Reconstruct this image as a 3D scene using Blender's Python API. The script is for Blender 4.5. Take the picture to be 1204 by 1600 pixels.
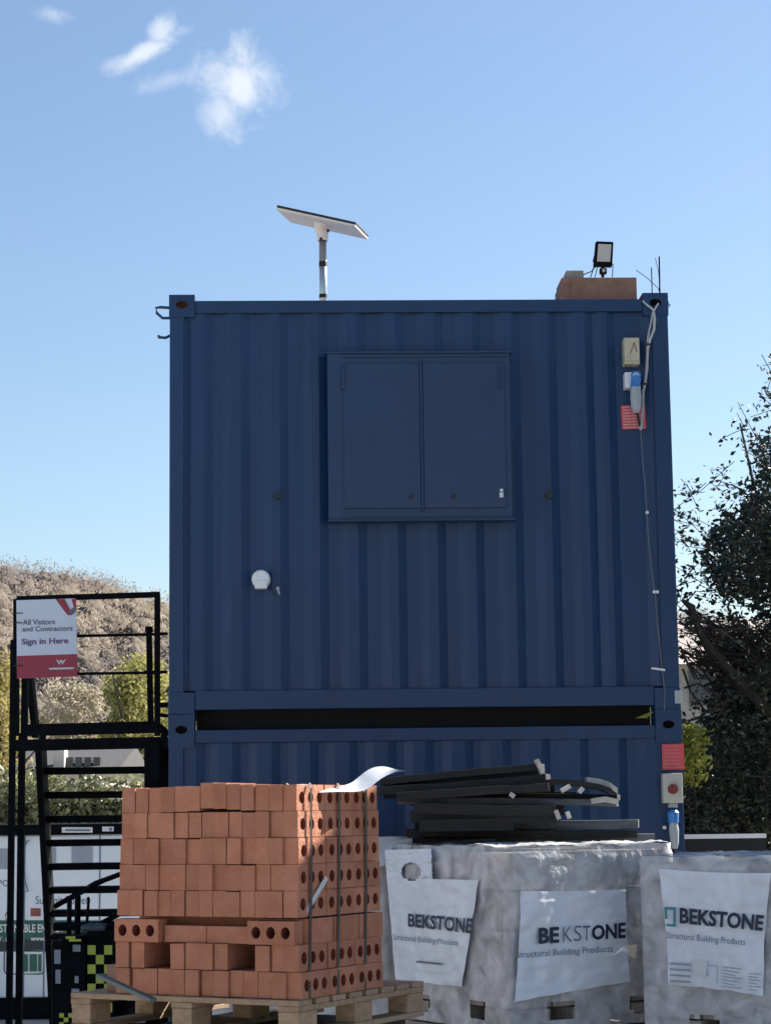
import bpy, bmesh, math, random
from mathutils import Vector, Matrix, noise
for o in list(bpy.data.objects): bpy.data.objects.remove(o)
S = bpy.context.scene; COL = S.collection
random.seed(7)
# ---------------------------------------------------------------- camera
F = 3300.0; CX, CY = 602.0, 800.0
CAMZ = 1.9; PITCH = math.atan(470/F); ROLL = -0.0125
cd = bpy.data.cameras.new('camera'); cam = bpy.data.objects.new('camera', cd); COL.objects.link(cam)
cd.sensor_fit = 'VERTICAL'; cd.sensor_height = 24; cd.lens = 24*F/1600
cd.clip_start = .1; cd.clip_end = 6000
M3 = Matrix.Rotation(math.pi/2+PITCH, 3, 'X') @ Matrix.Rotation(ROLL, 3, 'Z')
cam.matrix_world = Matrix.Translation((0, 0, CAMZ)) @ M3.to_4x4()
S.camera = cam
S.render.resolution_x = 770; S.render.resolution_y = 1024
S.view_settings.view_transform = 'Standard'; S.view_settings.look = 'None'
S.view_settings.exposure = 1.5; S.view_settings.gamma = 1
def ray(px, py): return M3 @ Vector(((px-CX)/F, -(py-CY)/F, -1))
def P(px, py, Y):
    r = ray(px, py); t = Y/r.y
    return Vector((r.x*t, Y, CAMZ+r.z*t))
def hit(px, py, p0, n):
    r = ray(px, py); o = Vector((0, 0, CAMZ)); t = (p0-o).dot(n)/r.dot(n)
    return o+r*t
# ---------------------------------------------------------------- sun and sky
SUN_AZ = math.radians(54); SUN_EL = math.radians(38)
sd = bpy.data.lights.new('sun', 'SUN'); sun = bpy.data.objects.new('sun', sd); COL.objects.link(sun)
sd.energy = 5.0; sd.angle = math.radians(.5); sd.color = (1, .93, .83)
SUNV = Vector((math.sin(SUN_AZ)*math.cos(SUN_EL), math.cos(SUN_AZ)*math.cos(SUN_EL), math.sin(SUN_EL)))
sun.rotation_euler = SUNV.to_track_quat('Z', 'Y').to_euler()
W = bpy.data.worlds.new('World'); S.world = W; W.use_nodes = True
nt = W.node_tree; N = nt.nodes; L = nt.links
bg = N['Background']; bg.inputs['Strength'].default_value = 0.054
sky = N.new('ShaderNodeTexSky'); sky.sky_type = 'NISHITA'; sky.sun_disc = False
sky.sun_elevation = SUN_EL; sky.sun_rotation = SUN_AZ
sky.altitude = 50; sky.air_density = 1.06; sky.dust_density = 0.6; sky.ozone_density = 2.8
tc = N.new('ShaderNodeTexCoord')
def mathn(op, a, b=None, c=None):
    n = N.new('ShaderNodeMath'); n.operation = op
    for i, v in enumerate((a, b, c)):
        if v is None: continue
        if isinstance(v, (int, float)): n.inputs[i].default_value = v
        else: L.new(v, n.inputs[i])
    return n.outputs[0]
def dotn(v):
    n = N.new('ShaderNodeVectorMath'); n.operation = 'DOT_PRODUCT'
    L.new(tc.outputs['Generated'], n.inputs[0]); n.inputs[1].default_value = v
    return n.outputs['Value']
nz = N.new('ShaderNodeTexNoise'); nz.inputs['Scale'].default_value = 60; nz.inputs['Detail'].default_value = 12
nz.inputs['Roughness'].default_value = .62; nz.inputs['Distortion'].default_value = .5
L.new(tc.outputs['Generated'], nz.inputs['Vector'])
mask = None
# small clouds: direction, half sizes (radians), tilt, strength
for (px, py, ra, rb, tilt, st) in ((374, 130, .0155, .0160, .1, .80), (350, 172, .0095, .0125, .1, .60), (268, 124, .0130, .0040, .28, .28), (230, 80, .0150, .0036, .50, .75), (252, 48, .0050, .0078, -.3, .62), (84, 24, .0075, .0035, -.1, .34), (190, 98, .008, .003, .3, .35)):
    d = ray(px, py).normalized()
    r = Vector((d.y, -d.x, 0)).normalized(); u = r.cross(d)
    r2 = r*math.cos(tilt)+u*math.sin(tilt); u2 = u*math.cos(tilt)-r*math.sin(tilt)
    a = mathn('DIVIDE', dotn(r2), ra); b = mathn('DIVIDE', dotn(u2), rb)
    rr = mathn('SQRT', mathn('ADD', mathn('MULTIPLY', a, a), mathn('MULTIPLY', b, b)))
    rr = mathn('ADD', rr, mathn('MULTIPLY', mathn('SUBTRACT', nz.outputs['Fac'], .5), 2.7))
    mr = N.new('ShaderNodeMapRange'); mr.interpolation_type = 'SMOOTHSTEP'
    L.new(rr, mr.inputs[0]); mr.inputs[1].default_value = 1.5; mr.inputs[2].default_value = .0
    mr.inputs[3].default_value = 0; mr.inputs[4].default_value = st
    front = mathn('GREATER_THAN', dotn(d), .9)
    m = mathn('MULTIPLY', mr.outputs[0], front)
    mask = m if mask is None else mathn('MAXIMUM', mask, m)
mx = N.new('ShaderNodeMix'); mx.data_type = 'RGBA'
L.new(mask, mx.inputs[0]); L.new(sky.outputs[0], mx.inputs[6]); mx.inputs[7].default_value = (6.6, 6.9, 7.3, 1)
L.new(mx.outputs[2], bg.inputs['Color'])
# ---------------------------------------------------------------- materials
MATS = {}
def mat(name, col, rough=.6, metal=0, var=.12, scale=6, bump=0, bscale=30, col2=None, spec=.5, stretch=None, transl=0):
    if name in MATS: return MATS[name]
    m = bpy.data.materials.new(name); m.use_nodes = True
    n = m.node_tree.nodes; l = m.node_tree.links; b = n['Principled BSDF']
    b.inputs['Roughness'].default_value = rough; b.inputs['Metallic'].default_value = metal
    b.inputs['Specular IOR Level'].default_value = spec
    t = n.new('ShaderNodeTexCoord'); mp = n.new('ShaderNodeMapping')
    l.new(t.outputs['Object'], mp.inputs[0])
    if stretch: mp.inputs['Scale'].default_value = stretch
    no = n.new('ShaderNodeTexNoise'); no.inputs['Scale'].default_value = scale; no.inputs['Detail'].default_value = 8
    no.inputs['Roughness'].default_value = .65
    l.new(mp.outputs[0], no.inputs['Vector'])
    cr = n.new('ShaderNodeValToRGB'); l.new(no.outputs['Fac'], cr.inputs[0])
    c = Vector(col[:3])
    if col2 is None: lo = c*(1-var); hi = c*(1+var)
    else: lo = c; hi = Vector(col2)
    cr.color_ramp.elements[0].position = .35; cr.color_ramp.elements[1].position = .68
    cr.color_ramp.elements[0].color = (*lo, 1); cr.color_ramp.elements[1].color = (*hi, 1)
    oi = n.new('ShaderNodeObjectInfo'); hv = n.new('ShaderNodeHueSaturation')
    mr = n.new('ShaderNodeMapRange'); l.new(oi.outputs['Random'], mr.inputs[0])
    mr.inputs[3].default_value = 1-var*.7; mr.inputs[4].default_value = 1+var*.7
    l.new(mr.outputs[0], hv.inputs['Value']); l.new(cr.outputs[0], hv.inputs['Color'])
    l.new(hv.outputs[0], b.inputs['Base Color'])
    if bump:
        n2 = n.new('ShaderNodeTexNoise'); n2.inputs['Scale'].default_value = bscale; n2.inputs['Detail'].default_value = 6
        l.new(mp.outputs[0], n2.inputs['Vector'])
        bp = n.new('ShaderNodeBump'); bp.inputs['Strength'].default_value = bump; bp.inputs['Distance'].default_value = .01
        l.new(n2.outputs['Fac'], bp.inputs['Height']); l.new(bp.outputs[0], b.inputs['Normal'])
    if transl:
        tr = n.new('ShaderNodeBsdfTranslucent'); l.new(hv.outputs[0], tr.inputs[0])
        ms = n.new('ShaderNodeMixShader'); ms.inputs[0].default_value = transl
        l.new(b.outputs[0], ms.inputs[1]); l.new(tr.outputs[0], ms.inputs[2])
        l.new(ms.outputs[0], n['Material Output'].inputs['Surface'])
    MATS[name] = m; return m
NAVY = mat('navy_paint', (.0055, .036, .108), .45, var=.10, scale=1.6, bump=.05, bscale=3.5, stretch=(4, 4, .5), spec=.42)
NAVY2 = mat('navy_paint_shutter', (.0055, .034, .100), .42, var=.08, scale=2.2, bump=.04, bscale=3)
BLACKST = mat('black_steel', (.0055, .0065, .009), .75, var=.3, scale=9, bump=.1, spec=.08)
RUST = mat('rust', (.16, .075, .045), .9, var=.4, scale=40)
DARK = mat('dark_void', (.006, .006, .007), .9, var=.1)
STEEL = mat('galvanised_steel', (.55, .56, .57), .35, metal=.75, var=.12, scale=14)
RUBBER = mat('black_rubber', (.015, .015, .017), .6, var=.2)
WHITEPL = mat('white_plastic', (.72, .74, .76), .4, var=.05)
BEIGEPL = mat('beige_plastic', (.50, .47, .34), .5, var=.12, scale=20)
GREYPL = mat('grey_plastic', (.36, .40, .43), .5, var=.1)
BLUEPL = mat('blue_plastic', (.035, .20, .55), .4, var=.1)
REDPL = mat('red_sign_paint', (.62, .075, .085), .5, var=.08)
DIAL = mat('dark_red_plastic', (.20, .025, .02), .4, var=.1)
CABLE = mat('pale_cable', (.42, .43, .45), .5, var=.1)
DISHM = mat('dish_underside', (.78, .68, .60), .45, var=.04)
BRICK = mat('brick_clay', (.36, .138, .078), .88, var=.17, scale=7, bump=.6, bscale=60, col2=(.44, .195, .12))
BRICKIN = mat('brick_hole_shade', (.20, .050, .032), .9, var=.15)  # darker copy of the clay: shade inside the holes put into the colour
WOOD = mat('pallet_wood', (.34, .235, .15), .85, var=.22, scale=5, bump=.3, bscale=22, stretch=(1, 7, 7))
OLDWOOD = mat('grey_timber', (.085, .10, .12), .8, var=.3, scale=6, bump=.3, stretch=(1, 9, 9))
BLKWOOD = mat('black_stained_timber', (.008, .009, .011), .75, var=.35, scale=6, bump=.25, stretch=(1, 9, 9))
WEDGE = mat('pale_timber', (.45, .43, .40), .8, var=.25, scale=20)
BOXWOOD = mat('brown_ply', (.27, .15, .105), .8, var=.2, scale=9, bump=.2)
BLOCKM = mat('concrete_block', (.34, .30, .27), .95, var=.22, scale=18, bump=.5, bscale=70)
GREENSTR = mat('green_grey_strip', (.10, .14, .13), .6, var=.2)
PRINT = mat('printed_ink', (.012, .025, .06), .5, var=.1)
PRINTG = mat('grey_ink', (.12, .16, .22), .5, var=.15)
TEAL = mat('teal_ink', (.05, .26, .32), .5, var=.1)
SHEETM = mat('printed_film', (.80, .85, .92), .32, var=.06, scale=5, bump=.35, bscale=9)
WHITEP = mat('white_coachwork', (.78, .86, .93), .35, var=.04, scale=2)
GREEN = mat('green_livery', (.012, .11, .085), .45, var=.1)
DKGREEN = mat('dark_livery', (.012, .03, .035), .5, var=.1)
YELLOW = mat('fluorescent_yellow', (.60, .68, .09), .5, var=.08)
GREYINK = mat('pale_grey_panel', (.33, .38, .45), .5, var=.06)
ORANGE = mat('orange_label', (.45, .12, .07), .5, var=.2)
CRIMSON = mat('crimson_print', (.42, .035, .075), .45, var=.05)
PURPLE = mat('purple_ink', (.16, .09, .25), .5, var=.05)
SIGNW = mat('sign_board_white', (.80, .86, .97), .4, var=.03)
SLATE = mat('roof_slate', (.045, .045, .05), .9, var=.25, scale=9, bump=.3)
RENDER_ = mat('pale_render', (.50, .47, .43), .9, var=.12, scale=4)
GLASSD = mat('window_glass', (.03, .04, .05), .08, var=.1)
GRASS = mat('rough_grass', (.09, .10, .035), .95, var=.3, scale=.3)
GROUNDM = mat('yard_gravel', (.36, .34, .31), .95, var=.22, scale=3, bump=.5, bscale=25)
HILLM = mat('hillside', (.10, .08, .06), .95, var=.35, scale=.05)
BARE = mat('bare_twigs', (.36, .30, .24), .9, var=.15, scale=.05, transl=.5)
BARE3 = mat('bare_twigs_tan', (.38, .34, .25), .9, var=.15, scale=.05, transl=.5)
BARE4 = mat('bare_twigs_russet', (.31, .24, .195), .9, var=.15, scale=.05, transl=.5)
BARE2 = mat('bare_twigs_grey', (.24, .21, .20), .9, var=.15, scale=.05, transl=.5)
OLIVE = mat('olive_leaves', (.36, .345, .12), .8, var=.35, scale=.4, transl=.35)
YELLEAF = mat('yellow_leaves', (.34, .29, .11), .8, var=.3, scale=.4, transl=.35)
HEDGEM = mat('hedge_leaves', (.30, .31, .16), .5, var=.5, scale=2.2, transl=.25)
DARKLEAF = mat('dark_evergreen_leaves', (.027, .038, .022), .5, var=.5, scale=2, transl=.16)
IVY = mat('lime_leaves', (.40, .42, .08), .5, var=.25, scale=3, transl=.4)
BARK = mat('bark', (.045, .035, .028), .9, var=.3, scale=8, bump=.4)
def film_mat():
    m = bpy.data.materials.new('stretch_film'); m.use_nodes = True
    n = m.node_tree.nodes; l = m.node_tree.links; b = n['Principled BSDF']
    t = n.new('ShaderNodeTexCoord'); no = n.new('ShaderNodeTexNoise'); no.inputs['Scale'].default_value = 8
    no.inputs['Detail'].default_value = 4; no.inputs['Roughness'].default_value = .5; no.inputs['Distortion'].default_value = .6
    l.new(t.outputs['Object'], no.inputs['Vector'])
    b.inputs['Base Color'].default_value = (.84, .86, .89, 1); b.inputs['Roughness'].default_value = .30
    n3 = n.new('ShaderNodeTexNoise'); n3.inputs['Scale'].default_value = 10; n3.inputs['Detail'].default_value = 2.5; n3.inputs['Distortion'].default_value = 2.2
    l.new(t.outputs['Object'], n3.inputs['Vector'])
    bp = n.new('ShaderNodeBump'); bp.inputs['Strength'].default_value = .28; bp.inputs['Distance'].default_value = .03
    l.new(n3.outputs['Fac'], bp.inputs['Height']); l.new(bp.outputs[0], b.inputs['Normal'])
    tr = n.new('ShaderNodeBsdfTransparent'); tr.inputs[0].default_value = (.92, .92, .93, 1)
    ms = n.new('ShaderNodeMixShader')
    cr = n.new('ShaderNodeMapRange'); cr.inputs[1].default_value = .32; cr.inputs[2].default_value = .66
    cr.inputs[3].default_value = .28; cr.inputs[4].default_value = .70
    l.new(no.outputs['Fac'], cr.inputs[0])
    l.new(cr.outputs[0], ms.inputs[0]); l.new(tr.outputs[0], ms.inputs[1]); l.new(b.outputs[0], ms.inputs[2])
    l.new(ms.outputs[0], n['Material Output'].inputs['Surface'])
    return m
FILM = film_mat()
CLEARWHITE = mat('white_polythene', (.72, .76, .82), .3, var=.06, scale=8, bump=.4, bscale=14, transl=.3)
# ---------------------------------------------------------------- helpers
class MB:
    def __init__(s): s.v = []; s.f = []; s.mi = []
    def add(s, vs, fs, mi=0):
        k = len(s.v); s.v += [tuple(v) for v in vs]; s.f += [tuple(i+k for i in f) for f in fs]; s.mi += [mi]*len(fs); return s
    def hexa(s, c, mi=0):          # 8 corners: bottom 4 ccw then top 4
        return s.add(c, [(3, 2, 1, 0), (4, 5, 6, 7), (0, 1, 5, 4), (1, 2, 6, 5), (2, 3, 7, 6), (3, 0, 4, 7)], mi)
    def box(s, a, b, mi=0, T=None):
        x0, y0, z0 = a; x1, y1, z1 = b
        c = [Vector(p) for p in ((x0, y0, z0), (x1, y0, z0), (x1, y1, z0), (x0, y1, z0), (x0, y0, z1), (x1, y0, z1), (x1, y1, z1), (x0, y1, z1))]
        if T: c = [T @ p for p in c]
        return s.hexa(c, mi)
    def bar(s, p, q, w, h, mi=0, up=Vector((0, 0, 1))):
        p = Vector(p); q = Vector(q); d = (q-p).normalized()
        r = d.cross(up)
        if r.length < 1e-4: r = Vector((1, 0, 0))
        r.normalize(); u = r.cross(d).normalized(); r = r*w/2; u = u*h/2
        return s.hexa([p-r-u, p+r-u, q+r-u, q-r-u, p-r+u, p+r+u, q+r+u, q-r+u], mi)
    def tube(s, pts, r, n=8, mi=0, caps=True):
        pts = [Vector(p) for p in pts]; rs = r if isinstance(r, (list, tuple)) else [r]*len(pts)
        k = len(s.v); ref = None
        for i, p in enumerate(pts):
            d = (pts[min(i+1, len(pts)-1)]-pts[max(i-1, 0)]).normalized()
            a = ref if ref is not None else (Vector((0, 0, 1)) if abs(d.z) < .9 else Vector((1, 0, 0)))
            x = a.cross(d).normalized(); y = d.cross(x); ref = y.cross(x)*0+a
            for j in range(n):
                t = 2*math.pi*j/n; s.v.append(tuple(p+(x*math.cos(t)+y*math.sin(t))*rs[i]))
        for i in range(len(pts)-1):
            for j in range(n):
                s.f.append((k+i*n+j, k+i*n+(j+1) % n, k+(i+1)*n+(j+1) % n, k+(i+1)*n+j)); s.mi.append(mi)
        if caps:
            s.f.append(tuple(k+j for j in reversed(range(n)))); s.f.append(tuple(k+(len(pts)-1)*n+j for j in range(n))); s.mi += [mi, mi]
        return s
    def build(s, name, m, parent=None, smooth=False, bevel=0, tf=None):
        me = bpy.data.meshes.new(name); v = s.v
        off = Vector((0, 0, 0))
        if tf is not None: me.from_pydata([tuple(tf @ Vector(p)) for p in v], [], s.f)
        else: me.from_pydata(v, [], s.f)
        for mm in (m if isinstance(m, (list, tuple)) else [m]): me.materials.append(mm)
        me.polygons.foreach_set('material_index', s.mi)
        if smooth: me.polygons.foreach_set('use_smooth', [True]*len(me.polygons))
        o = bpy.data.objects.new(name, me); COL.objects.link(o)
        if parent is not None:
            o.parent = parent; o.matrix_parent_inverse = PINV.get(parent.name, Matrix())
        if bevel:
            b = o.modifiers.new('bevel', 'BEVEL'); b.width = bevel; b.segments = 2; b.limit_method = 'ANGLE'
        return o
PINV = {}
def fixn(o):
    bm = bmesh.new(); bm.from_mesh(o.data); bmesh.ops.recalc_face_normals(bm, faces=bm.faces); bm.to_mesh(o.data); bm.free(); return o
def tag(o, label, cat, group=None, kind=None):
    if label: o['label'] = label
    if cat: o['category'] = cat
    if group: o['group'] = group
    if kind: o['kind'] = kind
    return o
def thing(name, label, cat, loc=(0, 0, 0), group=None, rz=0):
    # an Empty at the thing's base; its parts are given in world coordinates
    o = bpy.data.objects.new(name, None); COL.objects.link(o); o.empty_display_size = .2
    o.location = loc; o.rotation_euler = (0, 0, rz)
    PINV[o.name] = (Matrix.Translation(loc) @ Matrix.Rotation(rz, 4, 'Z')).inverted()
    return tag(o, label, cat, group)
_tc = {}
def textgeo(s, bold=.0):
    k = (s, bold)
    if k in _tc: return _tc[k]
    c = bpy.data.curves.new('t', 'FONT'); c.body = s; c.size = 1; c.offset = bold; c.resolution_u = 3
    o = bpy.data.objects.new('t', c); COL.objects.link(o); bpy.context.view_layer.update()
    me = o.evaluated_get(bpy.context.evaluated_depsgraph_get()).to_mesh()
    vs = [Vector((v.co.x, v.co.y)) for v in me.vertices]; fs = [tuple(p.vertices) for p in me.polygons]
    bpy.data.objects.remove(o)
    x0 = min(v.x for v in vs); x1 = max(v.x for v in vs); y0 = min(v.y for v in vs); y1 = max(v.y for v in vs)
    _tc[k] = ([((v.x-x0)/(x1-x0), (v.y-y0)/(y1-y0)) for v in vs], fs); return _tc[k]
def bil(q, s, t):                # q: tl,tr,br,bl in pixels ; s right, t up
    tl, tr, br, bl = q
    return tuple((bl[i]*(1-s)+br[i]*s)*(1-t)+(tl[i]*(1-s)+tr[i]*s)*t for i in (0, 1))
def text_on(mb, s, q, fn, mi=0, bold=.02):
    vs, fs = textgeo(s, bold)
    mb.add([fn(*bil(q, a, b)) for a, b in vs], fs, mi)
def rect(x0, y0, x1, y1): return ((x0, y0), (x1, y0), (x1, y1), (x0, y1))
def quads_each(name, qs, fn, m, parent):
    for q in qs:
        mb = MB(); quad_on(mb, q, fn); mb.build(name, m, parent)
def quad_on(mb, q, fn, mi=0): mb.add([fn(*p) for p in (q[3], q[2], q[1], q[0])], [(0, 1, 2, 3)], mi)
# ---------------------------------------------------------------- ground, hills
g = MB()
g.add([(-1500, -400, 0), (1500, -400, 0), (1500, 900, 0), (-1500, 900, 0)], [(0, 1, 2, 3)])
tag(g.build('ground', GROUNDM), None, None, kind='structure')
def ridge(az): return ridge0(az)+68
def ridge0(az):                   # skyline height in radians above the horizon for a view angle (px)
    pts = [(-900, 800), (-300, 845), (0, 893), (60, 902), (120, 908), (180, 932), (240, 950), (300, 975), (600, 1010), (1060, 985), (1204, 1000), (1600, 960), (2300, 1050)]
    for (a, ya), (b, yb) in zip(pts, pts[1:]):
        if a <= az <= b: return ya+(yb-ya)*(az-a)/(b-a)
    return pts[0][1] if az < pts[0][0] else pts[-1][1]
hm = MB(); nx, ny = 90, 22; HY0, HY1 = 220, 560
def hillz(x, y):
    px = 602+x/y*F; t = min(max((y-HY0)/(HY1-HY0), 0), 1.25)
    top = CAMZ+(1270-ridge(px))/F*HY1
    return max(0, top*math.sin(min(t, 1.0)*math.pi/2)**1.1)*(1 if t <= 1 else 1-(t-1)*1.2)+noise.noise(Vector((x*.02, y*.02, 3)))*2.2*t-.4
for j in range(ny):
    for i in range(nx):
        y = HY0+(HY1*1.2-HY0)*j/(ny-1); px = -1400+4000*i/(nx-1); x = (px-602)/F*y
        hm.v.append((x, y, hillz(x, y)))
for j in range(ny-1):
    for i in range(nx-1):
        a = j*nx+i; hm.f.append((a, a+1, a+nx+1, a+nx)); hm.mi.append(0)
tag(hm.build('hillside', HILLM, smooth=True), None, None, kind='structure')
R = random.Random(3)
def blob_leaves(mb, c, rad, n, size, rnd, flat=.0, mi=0, shell=.55, asp=.45, up=0, radial=False):
    for _ in range(n):
        while True:
            v = Vector((rnd.uniform(-1, 1), rnd.uniform(-1, 1), rnd.uniform(-1, 1)))
            if shell < v.length < 1 or (v.length < 1 and rnd.random() < .35): break
        p = Vector(c)+Vector((v.x*rad[0], v.y*rad[1], v.z*rad[2]))
        a = Vector((rnd.gauss(0, 1), rnd.gauss(0, 1), rnd.gauss(0, 1)+up)).normalized()
        b = a.cross(Vector((rnd.gauss(0, 1), rnd.gauss(0, 1), rnd.gauss(0, 1)))).normalized()
        if radial:
            nn = (v+Vector((rnd.gauss(0, .25), rnd.gauss(0, .25), rnd.gauss(0, .25)))).normalized(); a = nn.cross(a).normalized(); b = nn.cross(a)
        s = size*rnd.uniform(.6, 1.3)
        mb.add([p-a*s, p+b*s*asp, p+a*s, p-b*s*asp], [(0, 1, 2, 3)], mi)
wood = MB()
for k in range(1500):            # the bare wood over the hillside, one mass
    y = HY1-(HY1-HY0-25)*R.random()**1.35; px = R.choice((R.uniform(-60, 300), R.uniform(-60, 300), R.uniform(1040, 1230))); x = (px-602)/F*y
    z = hillz(x, y); h = R.uniform(6, 12)*(1 if y > 300 else .8); r = h*.42; mi = int(R.random()*4)
    if noise.noise(Vector((x*.018, z*.05, 7))) > .08 or R.random() < .12: mi = 1
    k0 = len(wood.v); na, nb2 = 12, 7; sd_ = R.uniform(0, 99)
    for jj in range(nb2+1):
        th = math.pi*jj/nb2
        for ii in range(na):
            ph = 2*math.pi*ii/na; d_ = Vector((math.sin(th)*math.cos(ph), math.sin(th)*math.sin(ph), math.cos(th)))
            q_ = 1+.42*noise.noise(d_*2.2+Vector((sd_, 0, 0)))+.22*noise.noise(d_*6+Vector((0, sd_, 0)))
            wood.v.append((x+d_.x*r*.6*q_, y+d_.y*r*.6*q_, z+h*.5+d_.z*h*.26*q_))
    for jj in range(nb2):
        for ii in range(na):
            i2 = (ii+1) % na; wood.f.append((k0+jj*na+ii, k0+jj*na+i2, k0+(jj+1)*na+i2, k0+(jj+1)*na+ii)); wood.mi.append(4)
    blob_leaves(wood, (x, y, z+h*.6), (r*1.08, r*1.08, h*.46), 190, .46, R, mi=mi, shell=.35, asp=.15, up=.7)
for k in range(650):
    px = R.choice((R.uniform(-420, -60), R.uniform(300, 1040), R.uniform(300, 1040), R.uniform(1230, 1600))); y = HY1-(HY1-HY0-25)*R.random()**1.35; x = (px-602)/F*y
    z = hillz(x, y); h = R.uniform(7, 12)
    blob_leaves(wood, (x, y, z+h*.55), (h*.5, h*.5, h*.42), 80, .85, R, mi=int(R.random()*4), shell=.3, asp=.22, up=.7)
for k in range(110):
    px = R.uniform(-40, 275); y = HY1*R.uniform(.97, 1.0); x = (px-602)/F*y; z = hillz(x, y); h = R.uniform(4, 8)
    for q in range(12):
        a = Vector((x+R.uniform(-2, 2), y, z)); b = a+Vector((R.uniform(-1.5, 1.5), 0, h*R.uniform(.7, 1.1)))
        wood.tube([a, b], [.14, .04], 3, 1, caps=False)
tag(wood.build('woodland', [BARE, BARE2, BARE3, BARE4, HILLM], smooth=True), 'bare brown winter woodland covering the hillside behind the site', 'woodland', kind='stuff')

def leafy_tree(name, label, cat, base, h, crown, m, n, size, group=None, lean=0, seed=1):
    rnd = random.Random(seed); b = Vector(base)
    t = thing(name, label, cat, b, group)
    tr = MB(); top = b+Vector((lean, 0, h*.8)); tr.tube([b, b.lerp(top, .5)+Vector((.1*h*.2, 0, 0)), top], [h*.03, h*.022, h*.008], 7)
    for k in range(9):
        a = b.lerp(top, rnd.uniform(.3, .9)); an = rnd.uniform(0, 6.28); l = h*rnd.uniform(.15, .35)
        tr.tube([a, a+Vector((math.cos(an)*l, math.sin(an)*l, l*.8))], [h*.012, h*.003], 5)
    tr.build('trunk', BARK, t)
    cr = MB()
    for k in range(crown[3]):
        an = rnd.uniform(0, 6.28); rr = rnd.random()**.5; zz = rnd.uniform(-1, 1)
        w = math.sqrt(max(0, 1-zz*zz*.8))
        c = b+Vector((lean+math.cos(an)*rr*crown[0]*w, math.sin(an)*rr*crown[1]*w, crown[4]+zz*crown[2]))
        s = rnd.uniform(.16, .32)*crown[2]
        blob_leaves(cr, c, (s*.9, s*.9, s), n, size, rnd, shell=.2)
    cr.build('crown', m, t); return t
def at0(px, Y): return ((px-602)/F*Y, Y, 0)
leafy_tree('willow_tree', 'tall olive-green leafy tree right behind the landing guard rail', 'tree', at0(228, 62), 7.0, (1.25, .9, 2.6, 90, 3.7), OLIVE, 110, .085, 'leafy trees behind the stair tower', seed=2)
leafy_tree('willow_tree', 'shorter olive tree, seen under the guard rail just left of the tall one', 'tree', at0(195, 58), 5.9, (.95, .6, 1.9, 64, 3.6), OLIVE, 100, .09, 'leafy trees behind the stair tower', seed=5)
leafy_tree('autumn_tree', 'golden yellow tree at the left edge, left of the stair tower legs', 'tree', at0(-5, 50), 5.6, (.60, .6, 2.2, 44, 3.2), YELLEAF, 80, .09, 'leafy trees behind the stair tower', seed=8)
leafy_tree('shrub', 'low brown bare shrub behind the hedge below the sign board', 'shrub', at0(110, 70), 6.2, (2.0, 1, 1.8, 110, 4.2), BARE3, 70, .08, 'leafy trees behind the stair tower', seed=9)
# far house with slate roof
hs = thing('house', 'distant grey slate roofed house glimpsed under the stair landing', 'house', (-7.6, 50, 0))
a = P(20, 1207, 50); b_ = P(172, 1207, 50); zt = P(100, 1168, 54).z
w = MB(); w.box((a.x, 50, 0), (b_.x, 57, a.z)); w.build('wall', RENDER_, hs)
w = MB()
w.add([(a.x-.2, 49.7, a.z-.02), (b_.x+.2, 49.7, a.z-.02), (b_.x+.2, 53.5, zt), (a.x-.2, 53.5, zt), (a.x-.2, 57.3, a.z-.02), (b_.x+.2, 57.3, a.z-.02)], [(0, 1, 2, 3), (3, 2, 5, 4), (0, 3, 4), (1, 5, 2)])
w.build('roof', SLATE, hs)
for px in (98, 112, 126, 140, 154):
    c = P(px, 1190, 50.9); w = MB(); w.box((c.x-.08, 50.6, c.z-.16), (c.x+.08, 51.0, c.z+.1)); w.build('roof_window', GLASSD, hs)
w = MB(); c = P(100, 1180, 50.9); w.box((c.x-.16, 50.3, c.z-.3), (c.x+.10, 50.9, c.z+.3)); w.build('dormer', RENDER_, hs)
# pale house behind the right hand tree
h2 = thing('house', 'pale rendered house half hidden behind the dark tree at right', 'house', (6, 60, 0))
a = P(1010, 1040, 60); b_ = P(1330, 1040, 60); zt = P(1100, 968, 64).z
w = MB(); w.box((a.x, 60, 0), (b_.x, 68, a.z)); w.build('wall', mat('grey_render', (.30, .29, .27), .9, var=.2, scale=1.5), h2)
w = MB(); w.add([(a.x-.3, 59.6, a.z), (b_.x+.3, 59.6, a.z), (b_.x+.3, 64, zt), (a.x-.3, 64, zt), (a.x-.3, 68.4, a.z), (b_.x+.3, 68.4, a.z)], [(0, 1, 2, 3), (3, 2, 5, 4), (0, 3, 4), (1, 5, 2)])
w.build('roof', mat('pale_tiles', (.40, .35, .32), .7, var=.25, scale=5), h2)
for px, py in ((1095, 1075), (1150, 1080)):
    c = P(px, py, 60); w = MB(); w.box((c.x-.35, 59.93, c.z-.5), (c.x+.35, 60.05, c.z+.5)); w.build('window', GLASSD, h2)
# hedges
def hedge(name, label, x0, x1, Y, h, depth, m, n, size, seed, core):
    rnd = random.Random(seed); hh = MB()
    for _ in range(n):
        x = rnd.uniform(x0, x1); y = rnd.uniform(Y, Y+depth) if rnd.random() < .3 else Y+rnd.random()**2*depth*.4
        z = rnd.uniform(0, h)+noise.noise(Vector((x*1.5, y, 2)))*.22*h*.5
        blob_leaves(hh, (x, y+.1*noise.noise(Vector((x*3, z*3, 0))), z), (.11, .11, .11), 6, size, rnd, shell=.1)
    t = thing(name, label, 'hedge', ((x0+x1)/2, Y, 0))
    hh.build('foliage', m, t)
    c = MB(); c.box((x0, Y+.25, 0), (x1, Y+depth, h*.86)); c.build('inner_branches', core, t)
hedge('hedge', 'sunlit green hedge running behind the white power unit', -8.5, 0.8, 27, 2.42, 1.4, HEDGEM, 11000, .055, 4, BARK)
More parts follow.
